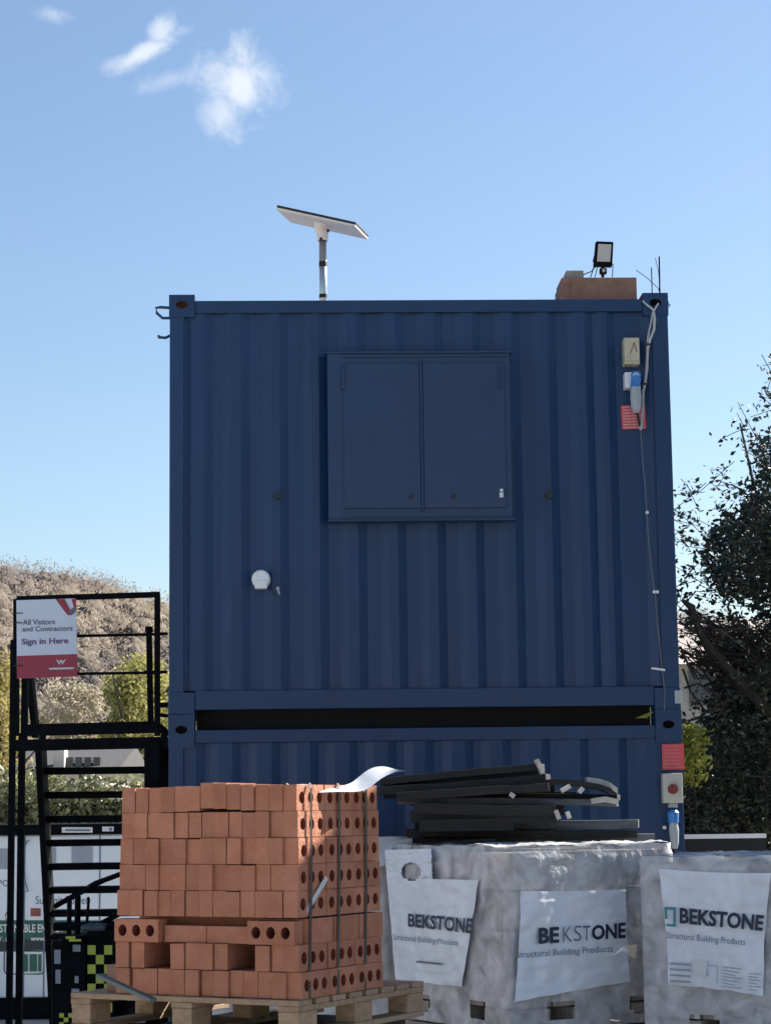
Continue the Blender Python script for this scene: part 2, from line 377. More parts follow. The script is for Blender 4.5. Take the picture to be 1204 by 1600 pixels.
# ---------------------------------------------------------------- the two navy cabins
TH = .035
U = Vector((math.cos(TH), math.sin(TH), 0)); Wd = Vector((-math.sin(TH), math.cos(TH), 0)); NF = -Wd
CY0 = 12.4
OL = P(264, 1113, CY0)           # lower left front corner of the upper cabin
def facept(px, py, off=0):       # a pixel on the upper cabin's face, off metres proud of it
    return hit(px, py, OL+NF*off, NF)
def uv(px, py):
    p = facept(px, py)-OL; return p.dot(U), p.z
WID = (uv(1052, 800)[0]+uv(1062, 1100)[0]+uv(1042, 470)[0])/3
ZT = uv(600, 468)[1]; ZB = 0.0
def LP(u, v, w): return OL+U*u+Wd*w+Vector((0, 0, v))
TF = Matrix(((U.x, Wd.x, 0, OL.x), (U.y, Wd.y, 0, OL.y), (0, 0, 1, OL.z), (0, 0, 0, 1)))
DEP = 6.06
print('cabin width', WID, 'height', ZT, 'base z', OL.z)
def lbox(u0, v0, w0, u1, v1, w1, name, m, parent, bevel=.004):
    mb = MB(); mb.box((u0, w0, v0), (u1, w1, v1)); return mb.build(name, m, parent, bevel=bevel, tf=TF)
def corrugated(recess, u0, u1, v0, v1, wout, win, slope=.052, thick=.002):
    prof = [(u0, wout)]
    for a, b in recess:
        prof += [(a, wout), (a+slope, win), (b-slope, win), (b, wout)]
    prof.append((u1, wout)); mb = MB(); n = len(prof)
    for (u, w) in prof: mb.v += [(u, w, v0), (u, w, v1)]
    for i in range(n-1): mb.f.append((2*i, 2*i+2, 2*i+3, 2*i+1)); mb.mi.append(0)
    return mb
def cabin(name, label, zb, zt, recess, group, thumb):
    t = thing(name, label, 'site cabin', LP(WID/2, zb, DEP/2), group, rz=TH)
    pw = .085; rt = .078; rb = .125
    mb = corrugated(recess, pw, WID-.10, zb+rb, zt-rt, .018, .042)
    mb.build('end_wall', NAVY, t, tf=TF)
    for uu, sg in ((0.02, 1), (WID-.02, -1)):       # long side walls, corrugated too
        mb = MB(); k = 0; w = .12; prof = []
        while w < DEP-.2:
            prof += [(uu, w), (uu+sg*.03, w+.03), (uu+sg*.03, w+.14), (uu, w+.17)]; w += .24
        prof.append((uu, DEP-.1))
        for (u, ww) in prof: mb.v += [(u, ww, zb+.1), (u, ww, zt-.05)]
        for i in range(len(prof)-1): mb.f.append((2*i, 2*i+2, 2*i+3, 2*i+1)); mb.mi.append(0)
        mb.build('side_wall', NAVY, t, tf=TF)
    lbox(.1, zb+.1, DEP-.06, WID-.1, zt-.05, DEP-.02, 'rear_wall', NAVY, t)
    lbox(.04, zt-.05, .06, WID-.04, zt-.018, DEP-.04, 'roof', NAVY, t)
    lbox(.04, zb+.04, .06, WID-.04, zb+.1, DEP-.04, 'floor_pan', BLACKST, t)
    lbox(.151, zb-.10 if zb == 0.0 else zb+.002, .175, WID-.151, zb+.0399, DEP-.35, 'gap_shade_slab', DARK, t)  # dark slab added to fill the gap between the cabins with shade
    for u0, u1 in ((0, pw), (WID-.10, WID)):
        for w0, w1 in ((0, .1), (DEP-.1, DEP)):
            lbox(u0, zb+.10, w0, u1, zt-.10, w1, 'corner_post', NAVY, t)
    lbox(.15, zt-rt, .004, WID-.15, zt-.002, .07, 'top_rail', NAVY, t)
    lbox(.15, zb+.012, .004, WID-.15, zb+rb, .07, 'bottom_rail', NAVY, t)
    lbox(.15, zt-rt, DEP-.07, WID-.15, zt-.002, DEP-.004, 'top_rail', NAVY, t)
    for u0 in (.003, WID-.063): lbox(u0, zt-.07, .16, u0+.06, zt-.004, DEP-.16, 'top_side_rail', NAVY, t)
    # corner castings with an oval slot whose inside is coloured dark as shade, or rust
    for (u0, u1) in ((-.004, .15), (WID-.15, WID+.004)):
        for (v0, v1) in ((zt-.105, zt+(.034 if zb == 0.0 else -zt-.0135)), (zb-.012, zb+.115)):
            for w0 in (-.004, DEP-.17):
                mb = MB(); w1 = w0+.17
                if zb == 0.0 and v0 < .5:
                    lbox(u0, v0, w0, u1, v1, w1, 'corner_casting', NAVY, t); continue
                uc = (u0+u1)/2; vc = (v0+v1)/2+.008; a, b = .036, .024; n = 16
                ring = []; rec = []
                for i in range(n):
                    an = 2*math.pi*i/n+math.pi/n; c, s = math.cos(an), math.sin(an)
                    ring.append((uc+c*a, vc+s*b)); k = max(abs(c)/((u1-u0)/2), abs(s)/((v1-v0)/2))
                    rec.append((uc+c/k, (v0+v1)/2+s/k))
                # snap nearest ring points onto the exact corners
                for cu, cv in ((u0, v0), (u1, v0), (u1, v1), (u0, v1)):
                    j = min(range(n), key=lambda q: (rec[q][0]-cu)**2+(rec[q][1]-cv)**2); rec[j] = (cu, cv)
                mb.v += [(u, w0, v) for u, v in rec]+[(u, w0, v) for u, v in ring]+[(u, w0+.06, v) for u, v in ring]
                for i in range(n):
                    j = (i+1) % n; mb.f += [(i, j, n+j, n+i), (n+i, n+j, 2*n+j, 2*n+i)]; mb.mi += [0, 1]
                mb.f.append(tuple(2*n+i for i in range(n))); mb.mi.append(1)
                # sides and back of the block
                base = len(mb.v)
                mb.v += [(u0, w0, v0), (u1, w0, v0), (u1, w0, v1), (u0, w0, v1), (u0, w1, v0), (u1, w1, v0), (u1, w1, v1), (u0, w1, v1)]
                mb.f += [tuple(base+q for q in f) for f in ((0, 4, 5, 1), (1, 5, 6, 2), (2, 6, 7, 3), (3, 7, 4, 0), (4, 7, 6, 5))]; mb.mi += [0]*5
                mb.build('corner_casting', [NAVY, RUST if v0 > zt-.2 and zb == 0.0 and u0 < 1 else DARK], t, tf=TF)
    return t
def us(pairs, y): return [(uv(a, y)[0], uv(b, y)[0]) for a, b in pairs]
RP = [(285, 301), (318, 360), (376, 423), (436, 485), (497, 541), (556, 604), (617, 664), (678, 724), (737, 785), (798, 843), (855, 899), (913, 938), (947, 1013)]
upper = cabin('site_cabin', 'upper navy corrugated steel site cabin with closed window shutters', 0.0, ZT, us(RP, 500), 'stacked navy site cabins', True)
lz1 = uv(600, 1137)[1]
RP2 = [(306, 340), (362, 402), (424, 464), (484, 523), (545, 584), (606, 645), (664, 705), (726, 765), (785, 826), (846, 886), (906, 946), (966, 1008)]
lower = cabin('site_cabin', 'lower navy corrugated steel site cabin standing on the ground', -OL.z+.0, lz1, us(RP2, 1160), 'stacked navy site cabins', False)
print('gap', lz1, 'casting overlap', lz1+.034)
# --- parts on the upper cabin
def pbox(px0, py0, px1, py1, w0, w1, name, m, parent, bevel=.003):
    a = facept(px0, py1, -w0); b = facept(px1, py0, -w0)   # plane w0 behind face (negative = proud)
    ua, va = (a-OL).dot(U), a.z-OL.z; ub, vb = (b-OL).dot(U), b.z-OL.z
    return lbox(ua, va, w0, ub, vb, w1, name, m, parent, bevel)
wf = MB()
u0, v0 = uv(513, 814); u1, v1 = uv(794, 555)
def T4(u, w, v): return (u, w, v)
sh = None
fr = lbox(u0, v0, -.07, u1, v1, .03, 'shutter_box', NAVY2, upper, .004)
lbox(u0-.012, v1-.002, -.082, u1+.012, v1+.014, .03, 'drip_strip', NAVY2, fr)
lbox(u0-.004, v0-.014, -.078, u1+.02, v0+.001, .03, 'drip_strip', NAVY2, fr)
mb = MB()
ua, va = uv(538, 801); ub, vb = uv(785, 568); um = uv(657, 700)[0]
for (a, b, c, d) in ((u0+.09, v1-.025, u1-.025, v1-.012), (u0+.09, v0+.014, u1-.025, v0+.03)):
    mb.box((a, -.083, b), (c, -.07, d))
mb.build('shutter_rail', NAVY2, fr, tf=TF)
lft = lbox(ua, va+.012, -.086, um-.006, vb-.012, -.072, 'shutter_door', NAVY2, upper, .003)
rgt = lbox(um+.012, va+.012, -.086, ub, vb-.012, -.072, 'shutter_door', NAVY2, upper, .003)
lbox(um-.004, va-.005, -.094, um+.010, vb+.006, -.072, 'centre_bar', NAVY2, fr)
for (px, py, d) in ((642, 775, lft), (708, 775, rgt)):
    c = facept(px, py, .088); mb = MB(); mb.tube([c, c+NF*.012], .012, 14); mb.build('lock_plug', RUBBER, d)
for px, py, d in ((536, 590, lft), (780, 590, rgt)):
    c = facept(px, py, .09); mb = MB(); mb.tube([c-Vector((0, 0, .07)), c+Vector((0, 0, .07))], .009, 10); mb.build('hinge', NAVY2, d)
c = facept(783, 764, .095); mb = MB(); mb.tube([c, c-Vector((0, 0, .016))], .010, 8); mb.tube([c-Vector((0, 0, .022)), c-Vector((0, 0, .05))], .012, 8); mb.build('padlock', WHITEPL, rgt)
for px, py in ((433, 775), (857, 774)):
    c = facept(px, py, 0.0); mb = MB(); mb.tube([c+Wd*.03, c+NF*.012], .021, 16); mb.build('vent_plug', RUBBER, upper)
# round white cowl vent
c = facept(408, 906, .0); mb = MB()
mb.tube([c+Wd*.03, c+NF*.05, c+NF*.062], [.055, .055, .046], 28)
mb.hexa([c+U*a+NF*b+Vector((0, 0, z)) for z in (-.058, -.01) for a, b in ((-.036, .07), (.036, .07), (.036, .0), (-.036, 0))])
fixn(mb.build('vent_cowl', WHITEPL, upper, bevel=.004))
c = facept(434, 920, .01); mb = MB(); mb.tube([c+Wd*.03, c+NF*.02], .011, 10); mb.tube([c+NF*.015, c+NF*.02+U*.01-Vector((0, 0, .035))], .007, 8); mb.build('pipe_stub', GREYPL, upper)
# hooks and door hinges on the left edge
mb = MB(); a = [LP(u, v, .05) for u, v in (uv(266, 478), uv(250, 477), uv(243, 478), uv(244, 486), uv(253, 494), uv(266, 494))]; mb.tube(a, .009, 8); mb.build('lifting_hook', NAVY, upper)
mb = MB(); a = [LP(u, v, .05) for u, v in (uv(266, 521), uv(258, 525), uv(247, 524), uv(247, 521))]; mb.tube(a, .009, 8); mb.build('lifting_hook', NAVY, upper)
for py0, py1 in ((668, 694), (815, 842)):
    ua_, va_ = uv(263, py1); _, vb_ = uv(263, py0); lbox(ua_-.008, va_, .3, ua_+.03, vb_, .36, 'door_hinge', NAVY, upper)
for py in (846, 859):
    u_, v_ = uv(262, py); mb = MB(); mb.tube([LP(u_-.012, v_, .32), LP(u_+.04, v_+.008, .32)], .008, 8); mb.build('door_bolt', NAVY, upper)
# electrical fittings at the right
def faces(px0, py0, px1, py1, d, name, m, parent, base=.018, bevel=.006): return pbox(px0, py0, px1, py1, base-d, base+.005, name, m, parent, bevel)
RW = .041
jb = pbox(975, 527, 998, 569, RW-.09, RW+.002, 'junction_box', BEIGEPL, upper, .006)
pbox(976, 528, 997.5, 563, RW-.096, RW-.089, 'box_lid', BEIGEPL, jb, .003)
def face_off(w): return lambda x, y: facept(x, y, -w)
mb = MB(); pl = RW-.0975
for q in (((983, 553), (985, 552), (991, 535), (989, 535)), ((989, 536), (991, 535), (995, 549), (993, 550))): quad_on(mb, q, face_off(pl))
mb.build('bolt_emblem', BOXWOOD, jb)
sb = pbox(976, 581, 998, 606, RW-.08, RW+.002, 'socket_box', WHITEPL, upper, .006)
ring = MB(); c = facept(992, 595, -(RW-.10)); ring.tube([c, c+NF*.035], .029, 18); ring.build('socket_rim', BLUEPL, sb)
plug = thing('power_plug', 'grey and blue industrial plug hanging from the upper cabin socket', 'plug', facept(992, 640, .05))
mb = MB(); c0 = facept(992, 604, .05); c1 = facept(993, 640, .05); mb.tube([c0+Vector((0, 0, .02)), c0, c0.lerp(c1, .5), c1, c1-Vector((0, 0, .02))], [.03, .03, .034, .027, .014], 14); mb.build('plug_body', GREYPL, plug)
mb = MB(); mb.tube([c0+Vector((0, 0, .05)), c0+Vector((0, 0, .02)), c0+Vector((0, 0, -.004))], [.018, .030, .032], 14); mb.build('plug_collar', BLUEPL, plug)
mb = MB(); 
ringp = [c0+NF*.03+Vector((math.cos(a)*.026*1.0, 0, 0.062+math.sin(a)*.024)) for a in [i*6.283/14 for i in range(15)]]; mb.tube(ringp, .006, 6); mb.build('plug_cap_ring', BLUEPL, plug)
mb = MB(); mb.tube([c1-Vector((0, 0, .01)), facept(996, 650, .05), facept(998, 662, .03), facept(1001, 668, .0)], .008, 8); mb.build('flex', RUBBER, plug)
def red_sign(q, w, label, lines, name='warning_sign', seed=1):
    rnd = random.Random(seed); mb = MB()
    tl, tr, br, bl = [facept(*p, -w) for p in q]
    n = NF*.004
    mb.hexa([bl+n, br+n, br, bl, tl+n, tr+n, tr, tl]); o = fixn(mb.build(name, REDPL)); tag(o, label, 'sign', 'red warning signs on the cabins')
    mb = MB()
    for k in range(lines):
        t = (k+.6)/(lines+.2); e = rnd.uniform(.75, .93)
        for s0, s1 in ((.07, e*.45), (e*.48, e)):
            P1 = [bil(q, s0, 1-t+.028), bil(q, s1, 1-t+.028), bil(q, s1, 1-t-.028), bil(q, s0, 1-t-.028)]
            quad_on(mb, P1, lambda x, y: facept(x, y, -w+.006))
    p = mb.build('sign_text', mat('faded_pink_print', (.62, .33, .33), .5, var=.05) if seed == 1 else mat('faint_red_print', (.60, .16, .17), .5, var=.05), o); return o
red_sign(((969, 634), (1009, 632), (1010, 670), (971, 671)), RW-.004, 'red warning sign with white lines, under the plug on the upper cabin', 8)
# cable down the right side
cb = thing('power_cable', 'pale electrical cable clipped down the right end of both cabins', 'cable', facept(1010, 700, .02))
def route(pts, w=0): return [facept(x, y, w) for x, y in pts]
mb = MB(); mb.tube(route([(1003, 470), (1012, 478), (1021, 485)], .03), .006, 6); mb.build('thick_cable', CABLE, cb); mb = MB(); mb.tube(route([(1028, 474), (1024, 480), (1020, 487)], .03), .006, 6); mb.build('thick_cable', CABLE, cb); mb = MB()
mb.tube(route([(1020, 485), (1022, 498), (1021, 515), (1015, 530), (1011, 545), (1010, 575), (1007, 600), (1004, 612)], .015), .0085, 8); mb.build('thick_cable', CABLE, cb)
mb = MB(); mb.tube(route([(1020, 485), (1016, 505), (1012, 525), (1010, 545)], .01), .007, 7); mb.build('thick_cable', GREYPL, cb); mb = MB()
mb.tube(route([(1004, 612), (1003, 650), (1000, 672)], .02), .009, 7); mb.build('thick_cable', GREYPL, cb)
mb = MB(); mb.tube(route([(1000, 668), (1003, 715), (1007, 760), (1010, 803), (1013, 850), (1019, 905), (1023, 930), (1026, 970), (1030, 1010), (1034, 1050), (1038, 1080), (1037, 1110)], .008), .0034, 6); mb.build('thin_cable', mat('dull_cable', (.13, .14, .16), .6), cb)
for px, py in ((1010, 801), (1021, 925), (1026, 925)):
    c = facept(px, py, .008); mb = MB(); mb.tube([c, c+NF*.012], .010, 8); mb.build('cable_clip', WHITEPL, cb)
mb = MB(); a, b = facept(1017, 1044, .012), facept(1038, 1047, .012); mb.bar(a, b, .012, .012); mb.build('cable_tie', WHITEPL, cb)
for py in (538, 600):
    c = facept(1010 if py < 560 else 1007, py, .02); mb = MB(); mb.bar(c-U*.02, c+U*.02, .01, .012); mb.build('cable_tie', RUBBER, cb)
# ---- parts of the lower cabin's right corner
red_sign(((1033, 1163), (1067, 1162), (1069, 1202), (1034, 1203)), -.006, 'red warning sign above the isolator switch on the lower cabin', 7, seed=4)
iso = pbox(1036, 1208, 1065, 1255, -.075, -.001, 'isolator_box', mat('pale_grey_plastic', (.50, .50, .44), .5, var=.05), lower, .005)
c = facept(1050, 1233, .075); mb = MB(); mb.tube([c, c+NF*.02], .029, 20); mb.build('switch_dial', DIAL, iso)
mb = MB(); mb.bar(c+NF*.027-Vector((0, 0, .024)), c+NF*.027+Vector((0, 0, .024)), .010, .016, up=NF); mb.build('switch_handle', DIAL, iso)
pbox(1045, 1255, 1058, 1262, -.06, -.001, 'cable_gland', GREYPL, lower, .004)
plug2 = thing('power_plug', 'blue collared plug hanging under the isolator of the lower cabin', 'plug', facept(1052, 1322, .05))
c0 = facept(1051, 1275, .055); c1 = facept(1053, 1318, .05)
mb = MB(); mb.tube([c0+Vector((0, 0, .035)), c0+Vector((0, 0, .02)), c0+Vector((0, 0, -.04))], [.022, .034, .030], 16); mb.build('plug_collar', BLUEPL, plug2)
mb = MB(); mb.tube([c0-Vector((0, 0, .03)), c0.lerp(c1, .5), c1, c1-Vector((0, 0, .03))], [.022, .029, .024, .014], 14); mb.build('plug_body', GREYPL, plug2)
mb = MB(); mb.tube([c1-Vector((0, 0, .02)), c1+U*.01-Vector((0, 0, .3)), c1-Vector((0, 0, 1.2))], .009, 8); mb.build('flex', RUBBER, plug2)
c = facept(1037, 1293, .004); mb = MB(); mb.tube([c, c+NF*.01], .011, 8); mb.build('pipe_stub', WHITEPL, lower)
br = pbox(1054, 1079, 1064, 1099, -.02, .1, 'corner_bracket', GREYPL, upper, .002)
# leaf caught in the gap
mb = MB(); mb.add([facept(992, 1122, .03), facept(1010, 1122, .0), facept(1021, 1112, .04), facept(1014, 1113, .0)], [(0, 1, 2, 3)])
tag(mb.build('leaf_sprig', IVY), 'pale yellow leaf sprig caught in the gap between the two cabins', 'leaf')
# ---------------------------------------------------------------- things on the roof
A_, D_, B_ = P(431, 327, 13.3), P(454, 348, 13.65), P(554, 354, 13.19)
C_ = B_+D_-A_; nrm = (B_-A_).cross(D_-A_).normalized()
if nrm.z < 0: nrm = -nrm
ctr = (A_+B_+C_+D_)/4
roofz = OL.z+ZT-.018
dish = thing('satellite_dish', 'flat rectangular satellite antenna tilted on a mast on the cabin roof', 'antenna', (ctr.x, ctr.y, roofz))
mb = MB(); mb.hexa([A_, B_, C_, D_]+[p+nrm*.014 for p in (A_, B_, C_, D_)]); fixn(mb.build('dish_back', DISHM, dish, bevel=.003))
mb = MB(); mb.hexa([p+nrm*.0145 for p in (A_, B_, C_, D_)]+[p+nrm*.030 for p in (A_, B_, C_, D_)]); fixn(mb.build('dish_face', RUBBER, dish, bevel=.003))
mt = P(504, 372, ctr.y); mbp = Vector((mt.x+.002, mt.y, roofz))
mb = MB(); mb.tube([ctr+nrm*-.0, ctr-nrm*.03, mt+Vector((0, 0, .02)), mt-Vector((0, 0, .02))], [.055, .045, .038, .034], 18); mb.build('dish_bracket', DISHM, dish)
mb = MB(); c = P(511, 359, ctr.y-.12); mb.tube([c, c+Vector((.012, 0, -.012))], .010, 8); mb.build('dish_port', RUBBER, dish)
mb = MB(); mb.tube([mbp, mt], .0245, 20); mb.build('mast', STEEL, dish, smooth=True)
for py, hh in ((375, .02), (413, .036), (463, .025)):
    c = Vector((mt.x, mt.y, P(504, py, mt.y).z)); mb = MB(); mb.tube([c-Vector((0, 0, hh/2)), c+Vector((0, 0, hh/2))], .0265, 16); mb.bar(c-Vector((.01, .03, 0)), c-Vector((.01, .036, 0)), .02, hh*.8); mb.build('mast_clamp', RUBBER, dish)
def rp(px, py, w): return hit(px, py, OL+Wd*w, NF)
def roofbox(px0, py0, px1, py1, w0, w1, name, m, parent=None, bevel=.004):
    a = rp(px0, py1, w0)-OL; b = rp(px1, py0, w0)-OL
    z0 = max(a.z, 0); return lbox(a.dot(U), a.z, w0, b.dot(U), b.z, w1, name, m, parent, bevel)
tb = MB(); a = rp(877, 466, .15)-OL; b = rp(994, 433, .15)-OL; u0_, u1_ = a.dot(U), b.dot(U); z1_ = b.z; zr = ZT-.018
tb.box((u0_, .15, zr), (u1_, .42, z1_)); tb.box((u0_-.008, .14, zr+.001), (u0_+.05, .43, z1_-.035))
tag(tb.build('wooden_box', BOXWOOD, tf=TF, bevel=.006), 'long brown wooden box under the floodlight on the cabin roof', 'box')
a = rp(884, 433, .2)-OL; b = rp(911, 422.5, .2)-OL
tb = MB(); tb.box((a.dot(U), .2, z1_+.001), (b.dot(U), .36, b.z)); tb.box((a.dot(U)+.02, .22, b.z), (b.dot(U)-.03, .34, b.z+.006))
tag(tb.build('concrete_offcut', BLOCKM, tf=TF, bevel=.004), 'small grey block on the left end of the wooden box', 'block')
fl = thing('floodlight', 'black rectangular floodlight standing on the wooden box', 'floodlight', TF @ Vector(((rp(942, 433, .25)-OL).dot(U), .25, z1_)))
def rq(q, w, off): return [rp(x, y, w-off) for x, y in q]
fq = ((930.5, 376.5), (958, 377.5), (956, 416), (927, 415))
mb = MB(); f = rq(fq, .25, 0); bk = [p+Wd*.045 for p in f]; mb.hexa([f[3], f[2], bk[2], bk[3], f[0], f[1], bk[1], bk[0]]); hs_ = fixn(mb.build('lamp_housing', BLACKST, fl, bevel=.006))
gq = ((934, 381), (954.5, 382), (952.5, 409), (932, 408.5)); mb = MB(); f = rq(gq, .25, .003); bk = [p+Wd*.004 for p in f]; mb.hexa([f[3], f[2], bk[2], bk[3], f[0], f[1], bk[1], bk[0]])
fixn(mb.build('lamp_glass', mat('frosted_lamp_glass', (.50, .48, .44), .3, var=.05), hs_))
mb = MB(); c = rp(941, 416, .27); d = rp(941, 433, .27); mb.tube([c, d], .010, 8); mb.bar(rp(929, 414, .27), rp(955, 415.5, .27), .01, .012); mb.build('lamp_bracket', BLACKST, fl)
mb = MB(); c = rp(941.5, 424, .23); mb.box((-.022, -.02, -.018), (.022, .02, .018), T=Matrix.Translation(c)); sn = mb.build('motion_sensor', BLACKST, fl, bevel=.005)
mb = MB(); mb.tube([c+NF*.018, c+NF*.028], .011, 12); mb.build('sensor_lens', GREYPL, sn)
mb = MB(); mb.tube([rp(x, y, .26) for x, y in ((930, 412), (924, 424), (913, 428), (908, 432))], .0035, 6); mb.tube([rp(x, y, .26) for x, y in ((932, 414), (926, 421), (922, 433))], .0035, 6)
mb.tube([rp(x, y, .26) for x, y in ((933, 415), (931, 424), (929, 433))], .003, 6); mb.tube([rp(x, y, .26) for x, y in ((957, 412), (956, 433))], .003, 6)
mb.tube([rp(x, y, .26) for x, y in ((928, 400), (926, 408), (929, 414))], .004, 6); mb.build('lamp_wire', RUBBER, fl)
for (q, r, lab) in ((((1017, 418), (1018, 459)), .0035, 'shorter thin upright rod at the right roof corner of the cabin'), (((1029, 401), (1030, 459)), .005, 'taller thin upright rod at the right roof corner of the cabin'), (((993, 422), (1010, 434), (1028, 451), (1030, 459)), .0022, 'thin bent wire leaning left from the right roof corner'), (((1023, 403), (1028, 425), (1031, 459)), .0018, 'fine hair-like wire beside the taller rod')):
    mb = MB(); mb.tube([rp(x, y, .1) for x, y in q], r, 6); tag(mb.build('aerial_rod', BLACKST), lab, 'aerial', 'thin rods on the roof corner')
mb = MB(); mb.tube([rp(x, y, .1) for x, y in ((1040, 472), (1045, 477), (1047, 476))], .003, 6); mb.tube([rp(x, y, .1) for x, y in ((1042, 482), (1045, 478), (1043, 471))], .003, 6); mb.build('wire_end', BLACKST, upper)
# ---------------------------------------------------------------- stair tower
ST = 16.0; SB = 17.0                      # front and back planes of the landing
st = thing('steel_staircase', 'black steel staircase and landing beside the left side of the cabins', 'staircase', ((130-602)/F*ST, ST, 0))
def ptube(name, pts, r, parent=st, m=BLACKST, n=8):
    mb = MB(); mb.tube([P(x, y, Y) for x, y, Y in pts], r, n); return mb.build(name, m, parent)
def pbar(name, a, b, w, h, parent=st, m=BLACKST):
    mb = MB(); mb.bar(P(*a), P(*b), w, h); return mb.build(name, m, parent)
def leg(px, ytop, Y, w=.04, name='leg', slant=0):
    p = P(px, ytop, Y); mb = MB(); mb.bar(p, (p.x+slant, Y, 0), w, w, up=Vector((0, 1, 0))); return mb.build(name, BLACKST, st)
leg(22, 1000, ST, .045); leg(35, 1145, SB, .05)
leg(238, 1160, ST, .11, slant=.02); leg(262, 1160, SB, .10)
pbar('guard_rail', (27, 936, ST), (250, 929, ST), .04, .042)
pbar('guard_post', (246, 928, ST), (246, 1150, ST), .042, .042)
pbar('guard_post', (26, 936, ST), (26, 1150, ST), .042, .042)
pbar('guard_rail', (26, 996, ST), (246, 991, ST), .026, .02)
pbar('guard_rail', (26, 1054, ST), (246, 1051, ST), .026, .02)
pbar('guard_post', (233, 983, SB), (236, 1145, SB), .045, .045)
pbar('guard_rail', (222, 992, SB), (262, 990, SB), .03, .022); pbar('guard_rail', (226, 1050, SB), (262, 1050, SB), .03, .022)
c = P(233, 984, SB); mb = MB(); mb.tube([c-Vector((0, 0, .02)), c+Vector((0, 0, .025))], .033, 10); mb.build('post_cap', BLACKST, st)
pbar('guard_post', (40, 1050, SB-.4), (38, 1160, SB-.4), .05, .05)
pbar('stair_handrail', (47, 1058, SB-.2), (57, 1150, SB), .05, .08)
pbar('stair_handrail', (42, 1062, SB-.2), (44, 1130, SB-.1), .012, .012, m=STEEL)
pbar('toe_board', (40, 1141, ST), (246, 1136, ST), .012, .09)
pbar('deck_beam', (22, 1165, ST), (262, 1160, ST), .06, .085)
a = P(22, 1158, ST); b = P(262, 1155, ST); mb = MB(); mb.box((a.x, ST+.03, a.z-.02), (b.x, SB, a.z+.01)); mb.build('landing_deck', BLACKST, st)
pbar('deck_beam', (35, 1164, SB), (262, 1160, SB), .06, .08)
mb = MB(); mb.tube([P(246, 1102, ST), P(266, 1101, ST)], .02, 8); mb.tube([P(246, 1116, ST), P(256, 1118, ST), P(270, 1119, ST)], .014, 8); mb.tube([P(247, 1135, ST), P(256, 1142, ST), P(262, 1150, ST)], .03, 8); mb.build('wall_bracket', BLACKST, st)
# flight going down and away: treads and stringers
ntr = 12; zt0 = P(140, 1160, SB).z; 
def fx(px): return (px-602)/F*SB
xl, xr = fx(60), fx(240)
for k in range(1, ntr+1):
    z = zt0-.193*k; Y = SB+.02+.10*k
    mb = MB(); xx = (62+26*k/12-602)/F*Y+.02; mb.box((xx, Y, z-.055), (xr+.06, Y+.22, z)); mb.build('tread', BLACKST, st, bevel=.003)
for x, dx in ((xl+.03, .05), (xr+.06, .0)):
    mb = MB(); mb.hexa([(x-.02, SB, zt0-.12), (x+.03, SB, zt0-.12), (x+.03, SB+.26, zt0-.05), (x-.02, SB+.26, zt0-.05), (x-.02, SB, zt0+.02), (x+.03, SB, zt0+.02), (x+.03, SB+.3, zt0+.02), (x-.02, SB+.3, zt0+.02)])
    mb.v = []; mb.f = []; mb.mi = []
    b0 = Vector((x, SB, zt0)); b1 = Vector((x+dx, SB+.12*ntr+.1, 0))
    if x < xr: b0.x = (62-602)/F*SB; b1.x = (90-602)/F*(SB+1.54)
    mb.bar(b0, b1, .05, .24, up=Vector((0, 1, 0))); mb.build('stringer', BLACKST, st)
ptube('brace', [(85, 1417, SB+.9), (150, 1380, SB+.9), (188, 1366, SB+.9)], .022)
# sign board on the guard
sq = ((26, 938), (119, 935), (121, 1057), (27, 1060)); SY = ST-.06
def onY(Y): return lambda x, y: P(x, y, Y)
sg = MB(); f = [P(x, y, SY) for x, y in sq]; bk = [p+Vector((0, .008, 0)) for p in f]; sg.hexa([f[3], f[2], bk[2], bk[3], f[0], f[1], bk[1], bk[0]])
sign = fixn(sg.build('sign_board', SIGNW)); tag(sign, 'white and crimson visitor sign board tied to the landing guard rail', 'sign')
mb = MB(); quad_on(mb, ((27, 1025), (121, 1022), (121, 1057), (27, 1060)), onY(SY-.004)); mb.build('crimson_band', CRIMSON, sign); mb = MB()
quad_on(mb, ((87, 936), (101, 936), (111, 954.5), (101, 955)), onY(SY-.004)); quad_on(mb, ((101, 955), (111, 954.5), (113, 961), (106, 961)), onY(SY-.005))
mb.build('crimson_ribbon', CRIMSON, sign)
mb = MB(); quad_on(mb, ((119, 945), (120, 953), (113, 961), (107, 956)), onY(SY-.0055)); mb.build('grey_fold', mat('grey_violet', (.20, .16, .22), .5, var=.02), sign)
mb = MB(); quad_on(mb, ((112, 936), (119.5, 935), (119.5, 948), (116, 950)), onY(SY-.006)); mb.build('crimson_fold', CRIMSON, sign)
mb = MB(); text_on(mb, 'All Visitors', ((36, 968), (86, 967), (86, 975.5), (36, 976.5)), onY(SY-.004), bold=.015)
text_on(mb, 'and Contractors', ((35, 979), (113.5, 977.5), (113.5, 985.5), (35, 987)), onY(SY-.004), bold=.015); mb.build('sign_text', PRINTG, sign)
mb = MB(); text_on(mb, 'Sign in Here', ((34, 998), (107, 996), (107, 1008), (34, 1010)), onY(SY-.004), bold=.025); mb.build('sign_text', PURPLE, sign)
mb = MB(); text_on(mb, 'W', ((88, 1031), (103, 1030.5), (102, 1038), (89, 1038.5)), onY(SY-.007), bold=.06)
quad_on(mb, ((77, 1043.5), (116, 1042.5), (116, 1045.5), (77, 1046.5)), onY(SY-.007)); mb.build('sign_emblem', WHITEPL, sign)
mb = MB()
for py in (958, 973, 1040): mb.bar(P(22, py, SY-.012), P(35, py, SY-.012), .01, .007)
mb.build('cable_tie', RUBBER, sign)
